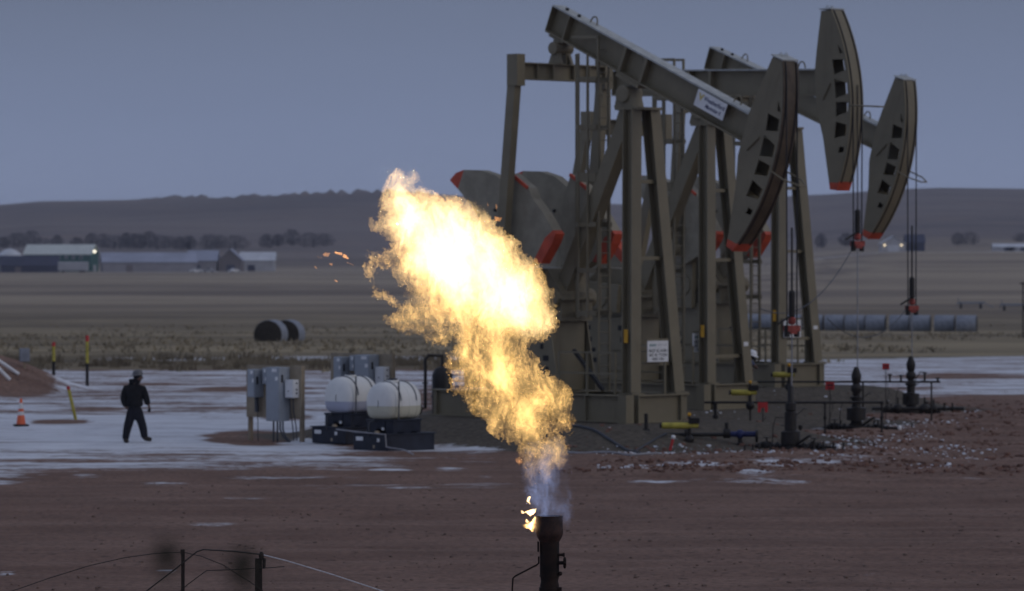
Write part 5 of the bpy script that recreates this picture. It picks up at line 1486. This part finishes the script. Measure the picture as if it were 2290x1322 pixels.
OUT_NECK=[(1150,990),(1216,978),(1238,960),(1264,975),(1267,1000),(1264,1030),(1250,1048),(1240,1040),(1232,1070),(1214,1084),(1204,1060),(1192,1095),(1180,1075),(1172,1045),(1160,1020)]
BITS=[[(722,568),(738,565),(734,574),(724,573)],[(744,563),(765,565),(764,571),(752,569)],[(768,565),(782,578),(778,580),(765,575)],[(710,573),(722,576),(721,580),(712,577)],[(704,594),(714,605),(712,606),(703,599)],[(746,624),(755,628),(755,633),(748,630)],[(735,588),(745,590),(742,594),(736,592)],[(775,585),(791,592),(788,593),(776,589)],[(1108,456),(1113,462),(1111,472),(1108,466)],[(1090,452),(1093,460),(1091,470),(1089,462)],[(1104,482),(1122,488),(1120,496),(1108,494)],[(1150,1026),(1162,1022),(1168,1032),(1162,1044),(1154,1034)]]
OUT_BLUE=[(1166,1010),(1180,990),(1215,985),(1250,970),(1266,985),(1272,1040),(1276,1100),(1279,1150),(1276,1175),(1266,1188),(1258,1170),(1200,1166),(1196,1150),(1178,1120),(1168,1070)]
PILOT=[[(1165,1174),(1180,1172),(1188,1166),(1196,1156),(1200,1160),(1199,1191),(1186,1185),(1172,1180)],[(1175,1145),(1186,1140),(1199,1138),(1196,1146),(1186,1154),(1180,1150)],[(1163,1141),(1168,1140),(1172,1148),(1166,1149)],[(1176,1162),(1182,1166),(1180,1170),(1175,1167)],[(1180,1112),(1186,1111),(1185,1126),(1179,1122)]]

def sdf2(poly,gx,gz):
    """signed distance (m), positive inside; gx,gz 2-D grids in metres"""
    p=np.array([((a-CX)*sk_-SX,(1156-b)*sk_) for a,b in poly]); n=len(p)
    best=np.full(gx.shape,1e9); ins=np.zeros(gx.shape,bool)
    for i in range(n):
        a=p[i]; b=p[(i+1)%n]; e=b-a
        wx=gx-a[0]; wz=gz-a[1]
        t=np.clip((wx*e[0]+wz*e[1])/(e@e),0,1)
        best=np.minimum(best,(wx-e[0]*t)**2+(wz-e[1]*t)**2)
        c=((a[1]<=gz)!=(b[1]<=gz))
        with np.errstate(divide='ignore',invalid='ignore'):
            xi=a[0]+(gz-a[1])/(b[1]-a[1])*e[0]
        ins^= c&(gx<xi)
    d=np.sqrt(best); return np.where(ins,d,-d)
def spectral(shape,dx,lmin,lmax,power,stretch,axis,seed):
    r=np.random.RandomState(seed)
    w=r.standard_normal(shape).astype(np.float32); f=np.fft.rfftn(w)
    kx=np.fft.fftfreq(shape[0],dx)[:,None,None]; ky=np.fft.fftfreq(shape[1],dx)[None,:,None]; kz=np.fft.rfftfreq(shape[2],dx)[None,None,:]
    a=np.array(axis)/np.linalg.norm(axis)
    kp=kx*a[0]+ky*a[1]+kz*a[2]; k2=kx**2+ky**2+kz**2+(stretch**2-1)*kp**2
    k=np.sqrt(k2)+1e-6
    A=k**(-power/2-1)*np.exp(-(k*lmin)**2)*np.exp(-1.0/(k*lmax)**2)
    o=np.fft.irfftn(f*A,shape,axes=(0,1,2)); o-=o.mean(); o/=o.std(); return o
def warp(n,a,b,c,amp):
    s=n.shape; I=np.indices(s,dtype=np.int32)
    i=np.clip(I[0]+(a*amp).astype(np.int32),0,s[0]-1); j=np.clip(I[1]+(b*amp).astype(np.int32),0,s[1]-1); k=np.clip(I[2]+(c*amp).astype(np.int32),0,s[2]-1)
    return n[i,j,k]
def surface_nets(Fv,org,dx):
    Fv=Fv.copy(); Fv[0]=Fv[-1]=-1; Fv[:,0]=Fv[:,-1]=-1; Fv[:,:,0]=Fv[:,:,-1]=-1
    ins=Fv>0; nx,ny,nz=Fv.shape
    cnt=np.zeros((nx-1,ny-1,nz-1),np.int8)
    for i in (0,1):
        for j in (0,1):
            for k in (0,1): cnt+=ins[i:nx-1+i,j:ny-1+j,k:nz-1+k]
    act=(cnt>0)&(cnt<8); idx=np.argwhere(act); N=len(idx)
    cid=np.full(act.shape,-1,np.int32); cid[act]=np.arange(N)
    cor=[(i,j,k) for i in (0,1) for j in (0,1) for k in (0,1)]
    val={c:Fv[idx[:,0]+c[0],idx[:,1]+c[1],idx[:,2]+c[2]] for c in cor}
    acc=np.zeros((N,3)); num=np.zeros(N)
    for c in cor:
        for ax in range(3):
            if c[ax]==0:
                e=list(c); e[ax]=1; e=tuple(e); va,vb=val[c],val[e]; m=(va>0)!=(vb>0)
                t=np.where(m,va/np.where(m,va-vb,1),0); p=np.array(c,float)[None,:].repeat(N,0); p[:,ax]+=t
                acc+=p*m[:,None]; num+=m
    vs=(idx+acc/num[:,None])*dx+np.array(org)
    quads=[]
    for ax in range(3):
        b,c=(ax+1)%3,(ax+2)%3
        sl0=[slice(None)]*3; sl1=[slice(None)]*3; sl0[ax]=slice(0,-1); sl1[ax]=slice(1,None)
        ch=ins[tuple(sl0)]!=ins[tuple(sl1)]; e=np.argwhere(ch); e=e[(e[:,b]>0)&(e[:,c]>0)]
        q=[]
        for db,dc in ((-1,-1),(0,-1),(0,0),(-1,0)):
            t=e.copy(); t[:,b]+=db; t[:,c]+=dc; t=np.minimum(t,np.array(cid.shape)-1); q.append(cid[t[:,0],t[:,1],t[:,2]])
        q=np.stack(q,1); fl=ins[e[:,0],e[:,1],e[:,2]]; q[~fl]=q[~fl][:,::-1]
        quads.append(q[(q>=0).all(1)])
    return vs,np.concatenate(quads)
def mesh_np(name,vs,q,m,parent):
    me=bpy.data.meshes.new(name); me.vertices.add(len(vs)); me.vertices.foreach_set('co',vs.ravel().astype(np.float32))
    me.loops.add(q.size); me.loops.foreach_set('vertex_index',q.ravel().astype(np.int32)); me.polygons.add(len(q))
    me.polygons.foreach_set('loop_start',np.arange(0,q.size,4)); me.polygons.foreach_set('loop_total',np.full(len(q),4)); me.update(calc_edges=True); me.validate()
    me.materials.append(m); o=bpy.data.objects.new(name,me); C.objects.link(o); o.parent=parent; return o

def flame_body(polys,thick,amp,seed,name,m,parent,axis=(-.35,0,1),dx=VX,ypad=.0,lmax=.30,stretch=2.2,inner=None,slope=None,fine=.6,shrink=.20):
    allp=np.array([p for q in polys for p in q],float)
    x0=(allp[:,0].min()-CX)*sk_-SX-.10; x1=(allp[:,0].max()-CX)*sk_-SX+.10
    z0=(1156-allp[:,1].max())*sk_-.10; z1=(1156-allp[:,1].min())*sk_+.10
    hy=thick+.10
    nx,ny,nz=[int(math.ceil(v/dx/2))*2 for v in (x1-x0,2*hy,z1-z0)]
    gx=x0+dx*np.arange(nx); gz=z0+dx*np.arange(nz)
    GX,GZ=np.meshgrid(gx,gz,indexing='ij')
    D=np.full(GX.shape,-9.0)
    for p in polys: D=np.maximum(D,sdf2(p,GX,GZ))
    y=-hy+dx*np.arange(ny); ay=np.minimum(np.abs(y),thick*.999)
    hyv=(np.abs(y)/slope if slope else thick-np.sqrt(thick**2-ay**2))+np.maximum(np.abs(y)-thick*.999,0)*3
    phi=(D[:,None,:]-hyv[None,:,None]).astype(np.float32)
    sh=phi.shape
    n1=spectral(sh,dx,.022,lmax,1.5,stretch,axis,seed)
    n2=spectral(sh,dx,.010,.10,1.6,stretch*1.15,axis,seed+1)
    w1=spectral(sh,dx,.03,.25,2.5,1.0,axis,seed+2); w2=spectral(sh,dx,.03,.25,2.5,1.0,axis,seed+3)
    n2=warp(n2,w1,w2,w1,7.0); n1=warp(n1,w2,w1,w2,9.0)
    phi+=amp*(.6*n1+fine*n2)-amp*shrink
    if inner:
        g=.62*n1+.62*n2
        for lev in (.25,):
            f=np.minimum(phi-.018,(g-lev)*.05).astype(np.float32)
            vs,q=surface_nets(f,(x0,-hy,z0),dx); mesh_np('inner_flame_sheet',vs,q,inner,parent)
    vs,q=surface_nets(phi,(x0,-hy,z0),dx)
    return mesh_np(name,vs,q,m,parent)

def sheet_surface(t,k,fade=None,n=None,dim=None,col=(1,.56,.18)):
    """thin glowing sheets: light passes, each crossing adds its own glow"""
    tr=t.new('ShaderNodeBsdfTransparent'); e=t.new('ShaderNodeEmission'); e.inputs[0].default_value=(*col,1)
    f=k
    if n is not None: f=t.math('MULTIPLY',t.maprange(n,.40,.66,.15,1.6),k)
    if fade is not None: f=t.math('MULTIPLY',f,fade)
    if dim is not None: f=t.math('MULTIPLY',f,dim)
    t.val(e.inputs[1],f)
    ad=t.new('ShaderNodeAddShader'); t.link(tr.outputs[0],ad.inputs[0]); t.link(e.outputs[0],ad.inputs[1]); t.link(ad.outputs[0],t.out.inputs['Surface'])
def flame_mat(name,lo,hi,clo,chi,z0,z1,rot=R_(-20),contrast=(.40,.66),sx=1.0,floor=.02,power=1.9,spots=None,dims=None,low=None,sheet=0.0):
    m=bpy.data.materials.new(name); m.use_nodes=True; t=NT(m)
    v=t.coord()
    wn=t.new('ShaderNodeTexNoise'); wn.inputs['Scale'].default_value=2.2*sx; wn.inputs['Detail'].default_value=3; t.link(v,wn.inputs['Vector'])
    wv=t.new('ShaderNodeVectorMath',operation='MULTIPLY_ADD'); t.link(wn.outputs['Color'],wv.inputs[0]); wv.inputs[1].default_value=(.42/sx,)*3; t.link(v,wv.inputs[2])
    mp=t.mapping(wv.outputs[0],(1.5*sx,1.5*sx,.72*sx),(0,rot,0))
    a=t.noise(mp,2.6,5,.60,.6); b=t.noise(mp,7.0,3,.58,1.8)
    n=t.math('ADD',t.math('MULTIPLY',a,.58),t.math('MULTIPLY',b,.42))
    k=t.maprange(n,contrast[0],contrast[1])
    rid=t.math('SUBTRACT',1.0,t.math('MULTIPLY',t.math('ABSOLUTE',t.math('SUBTRACT',b,.5)),6.0))
    rid=t.math('POWER',t.math('MAXIMUM',rid,0.0),2.0)
    sep=t.new('ShaderNodeSeparateXYZ'); t.link(v,sep.inputs[0])
    hz=t.math('ADD',sep.outputs[2],t.math('MULTIPLY',t.math('SUBTRACT',a,.5),1.1))
    hz=t.math('ADD',hz,t.math('MULTIPLY',sep.outputs[0],.55))
    def gauss(px,py,r,k):
        d=t.new('ShaderNodeVectorMath',operation='DISTANCE'); t.link(v,d.inputs[0]); d.inputs[1].default_value=((px-CX)*sk_-SX,0,(1156-py)*sk_)
        return t.maprange(d.outputs['Value'],0.0,r,k,0.0)
    dim=None
    if spots:
        for px,py,r,k_ in spots: hz=t.math('ADD',hz,gauss(px,py,r,k_))
    if dims:
        for px,py,r,k_ in dims:
            q=t.math('SUBTRACT',1.0,gauss(px,py,r,k_)); dim=q if dim is None else t.math('MULTIPLY',dim,q)
    h=t.maprange(hz,z0,z1)
    kp=t.math('POWER',k,power)
    klo=t.math('ADD',t.math('MULTIPLY',kp,t.math('ADD',1.3,t.math('MULTIPLY',rid,1.0))),floor); khi=t.math('ADD',t.math('MULTIPLY',kp,1.0),t.math('ADD',.16,t.math('MULTIPLY',rid,.25)))
    s=t.new('ShaderNodeMix',data_type='FLOAT'); t.link(h,s.inputs[0]); t.link(t.math('MULTIPLY',klo,lo),s.inputs[2]); t.link(t.math('MULTIPLY',khi,hi),s.inputs[3])
    st=s.outputs[0]
    if dim is not None: st=t.math('MULTIPLY',st,dim)
    fade=None
    if low:
        fade=t.maprange(sep.outputs[2],low[0],low[1],low[2],1.0); st=t.math('MULTIPLY',st,fade)
    e=t.new('ShaderNodeEmission'); t.link(t.mix(h,clo,chi),e.inputs[0]); t.link(st,e.inputs[1])
    if sheet: sheet_surface(t,sheet,fade,b,dim)
    t.link(e.outputs[0],t.out.inputs['Volume']); return m

fl_root=thing('gas_flame','huge white and golden gas flame blown to the left above the flare stack','flame',(SX,DS,ZT),0)
mf=flame_mat('flame_gas',FLAME_LO,FLAME_HI,(1,.60,.19),(1,.68,.30),1.45,2.2,spots=[(1200,695,.40,1.2),(1000,560,.5,.5),(915,730,.38,-.8),(980,700,.25,-.4)],dims=[(1098,740,.34,.92),(1140,660,.18,.55),(1130,850,.15,.55),(1060,700,.16,.4),(930,750,.30,.45),(1240,800,.12,.5)],low=(.30,.95,.22),sheet=.085)
flame_body([OUT_MAIN,OUT_ARM,OUT_NECK],.36,.036,101,'flame_body',mf,fl_root,slope=.95,fine=.14,shrink=.06,stretch=3.4)
mb_=flame_mat('flame_tatter',26,26,(1,.42,.13),(1,.42,.13),0,1,sx=2.0)
for i_,b_ in enumerate(BITS): flame_body([b_],.02,.006,131+i_*5,'flame_tatter',mb_,fl_root,dx=.006)
mbl=flame_mat('blue_base_gas',BLUE_S,BLUE_S,(.30,.40,.74),(.62,.45,.36),.45,.85,rot=R_(-4),contrast=(.42,.70))
flame_body([OUT_BLUE],.20,.030,151,'blue_flame_base',mbl,fl_root,axis=(0,0,1),dx=.010,stretch=3.0)
pr_=thing('pilot_flame','small bright pilot flame licking out at the left of the stack cup','flame',(SX,DS,ZT),0)
mp_=flame_mat('pilot_gas',60,150,(1,.55,.15),(1,.68,.32),-.3,.0,sx=2.5)
flame_body(PILOT,.035,.008,171,'pilot_tongue',mp_,pr_,dx=.005,lmax=.1)

# ------------------------------------------------------------------ camera, sky, light
cam=bpy.data.cameras.new('camera'); co_=bpy.data.objects.new('camera',cam); C.objects.link(co_)
co_.location=(0,0,H); co_.rotation_euler=(R_(90),0,0)
cam.sensor_width=36; cam.lens=36*F/2290; cam.shift_y=-(661-HY)/2290
cam.clip_start=.1; cam.clip_end=20000
cam.dof.use_dof=True; cam.dof.focus_distance=DS; cam.dof.aperture_fstop=cam.lens/36.0; cam.dof.aperture_blades=0
S.camera=co_

w=bpy.data.worlds.new('World'); S.world=w; w.use_nodes=True
nt=w.node_tree; nt.nodes.clear()
class WT(NT):
    def __init__(s,tree):
        s.t=tree; s.n=tree.nodes; s.l=tree.links; s.out=s.n.new('ShaderNodeOutputWorld')
t=WT(nt)
v=t.coord('Generated')
sep=t.new('ShaderNodeSeparateXYZ'); t.link(v,sep.inputs[0])
cl_=t.noise(t.mapping(v,(3,3,14)),1.6,5,.55)
zz=t.math('ADD',sep.outputs[2],t.math('MULTIPLY',t.math('SUBTRACT',cl_,.5),.018))
rp=t.new('ShaderNodeValToRGB'); t.link(t.maprange(zz,-.05,1.0,0,1,False),rp.inputs[0])
def zpos(z): return (z+.05)/1.05
els=rp.color_ramp.elements
stops=[(-.05,SKY_0),(.012,SKY_0),(.035,SKY_1),(.066,SKY_2),(.30,SKY_3),(1.0,SKY_4)]
els[0].position=0; els[0].color=(*stops[0][1],1); els[1].position=1; els[1].color=(*stops[-1][1],1)
for z_,c_ in stops[1:-1]:
    e=els.new(zpos(z_)); e.color=(*c_,1)
sky=t.new('ShaderNodeTexSky'); sky.sky_type='NISHITA'; sky.sun_disc=False
SUN_EL,SUN_AZ=R_(24),R_(115)          # azimuth clockwise from +Y
sky.sun_elevation=SUN_EL; sky.sun_rotation=SUN_AZ; sky.dust_density=4
bg=t.new('ShaderNodeBackground'); bg.inputs[1].default_value=1.0; t.link(rp.outputs[0],bg.inputs[0])
bs_=t.new('ShaderNodeBackground'); bs_.inputs[1].default_value=.05*.12; t.link(sky.outputs[0],bs_.inputs[0])
ad=t.new('ShaderNodeAddShader'); t.link(bg.outputs[0],ad.inputs[0]); t.link(bs_.outputs[0],ad.inputs[1]); t.link(ad.outputs[0],t.out.inputs['Surface'])
sl=bpy.data.lights.new('overcast_sun','SUN'); sl.energy=SUN_E; sl.angle=R_(40); sl.color=(1,.95,.9)
so=bpy.data.objects.new('overcast_sun',sl); C.objects.link(so)
dirv=Vector((math.sin(SUN_AZ)*math.cos(SUN_EL),math.cos(SUN_AZ)*math.cos(SUN_EL),math.sin(SUN_EL)))
so.rotation_euler=dirv.to_track_quat('Z','Y').to_euler()

if HAZE>0:
    hm=MB(); hm.box((0,4800,-9),(5600,9900,168)); hm_m=bpy.data.materials.new('haze'); hm_m.use_nodes=True; t=NT(hm_m)
    pv=t.new('ShaderNodeVolumePrincipled'); pv.inputs['Color'].default_value=(.82,.86,1,1); pv.inputs['Density'].default_value=HAZE; pv.inputs['Anisotropy'].default_value=0
    t.link(pv.outputs[0],t.out.inputs['Volume']); ho=hm.build('haze',hm_m,None); tag(ho,kind='stuff')
S.render.engine='CYCLES'; S.cycles.use_denoising=True
S.cycles.volume_step_rate=.18; S.cycles.volume_max_steps=512
S.cycles.max_bounces=6; S.cycles.diffuse_bounces=3; S.cycles.transparent_max_bounces=96; S.cycles.sample_clamp_indirect=4
S.view_settings.view_transform='Standard'; S.view_settings.look='None'; S.view_settings.exposure=0; S.view_settings.gamma=1
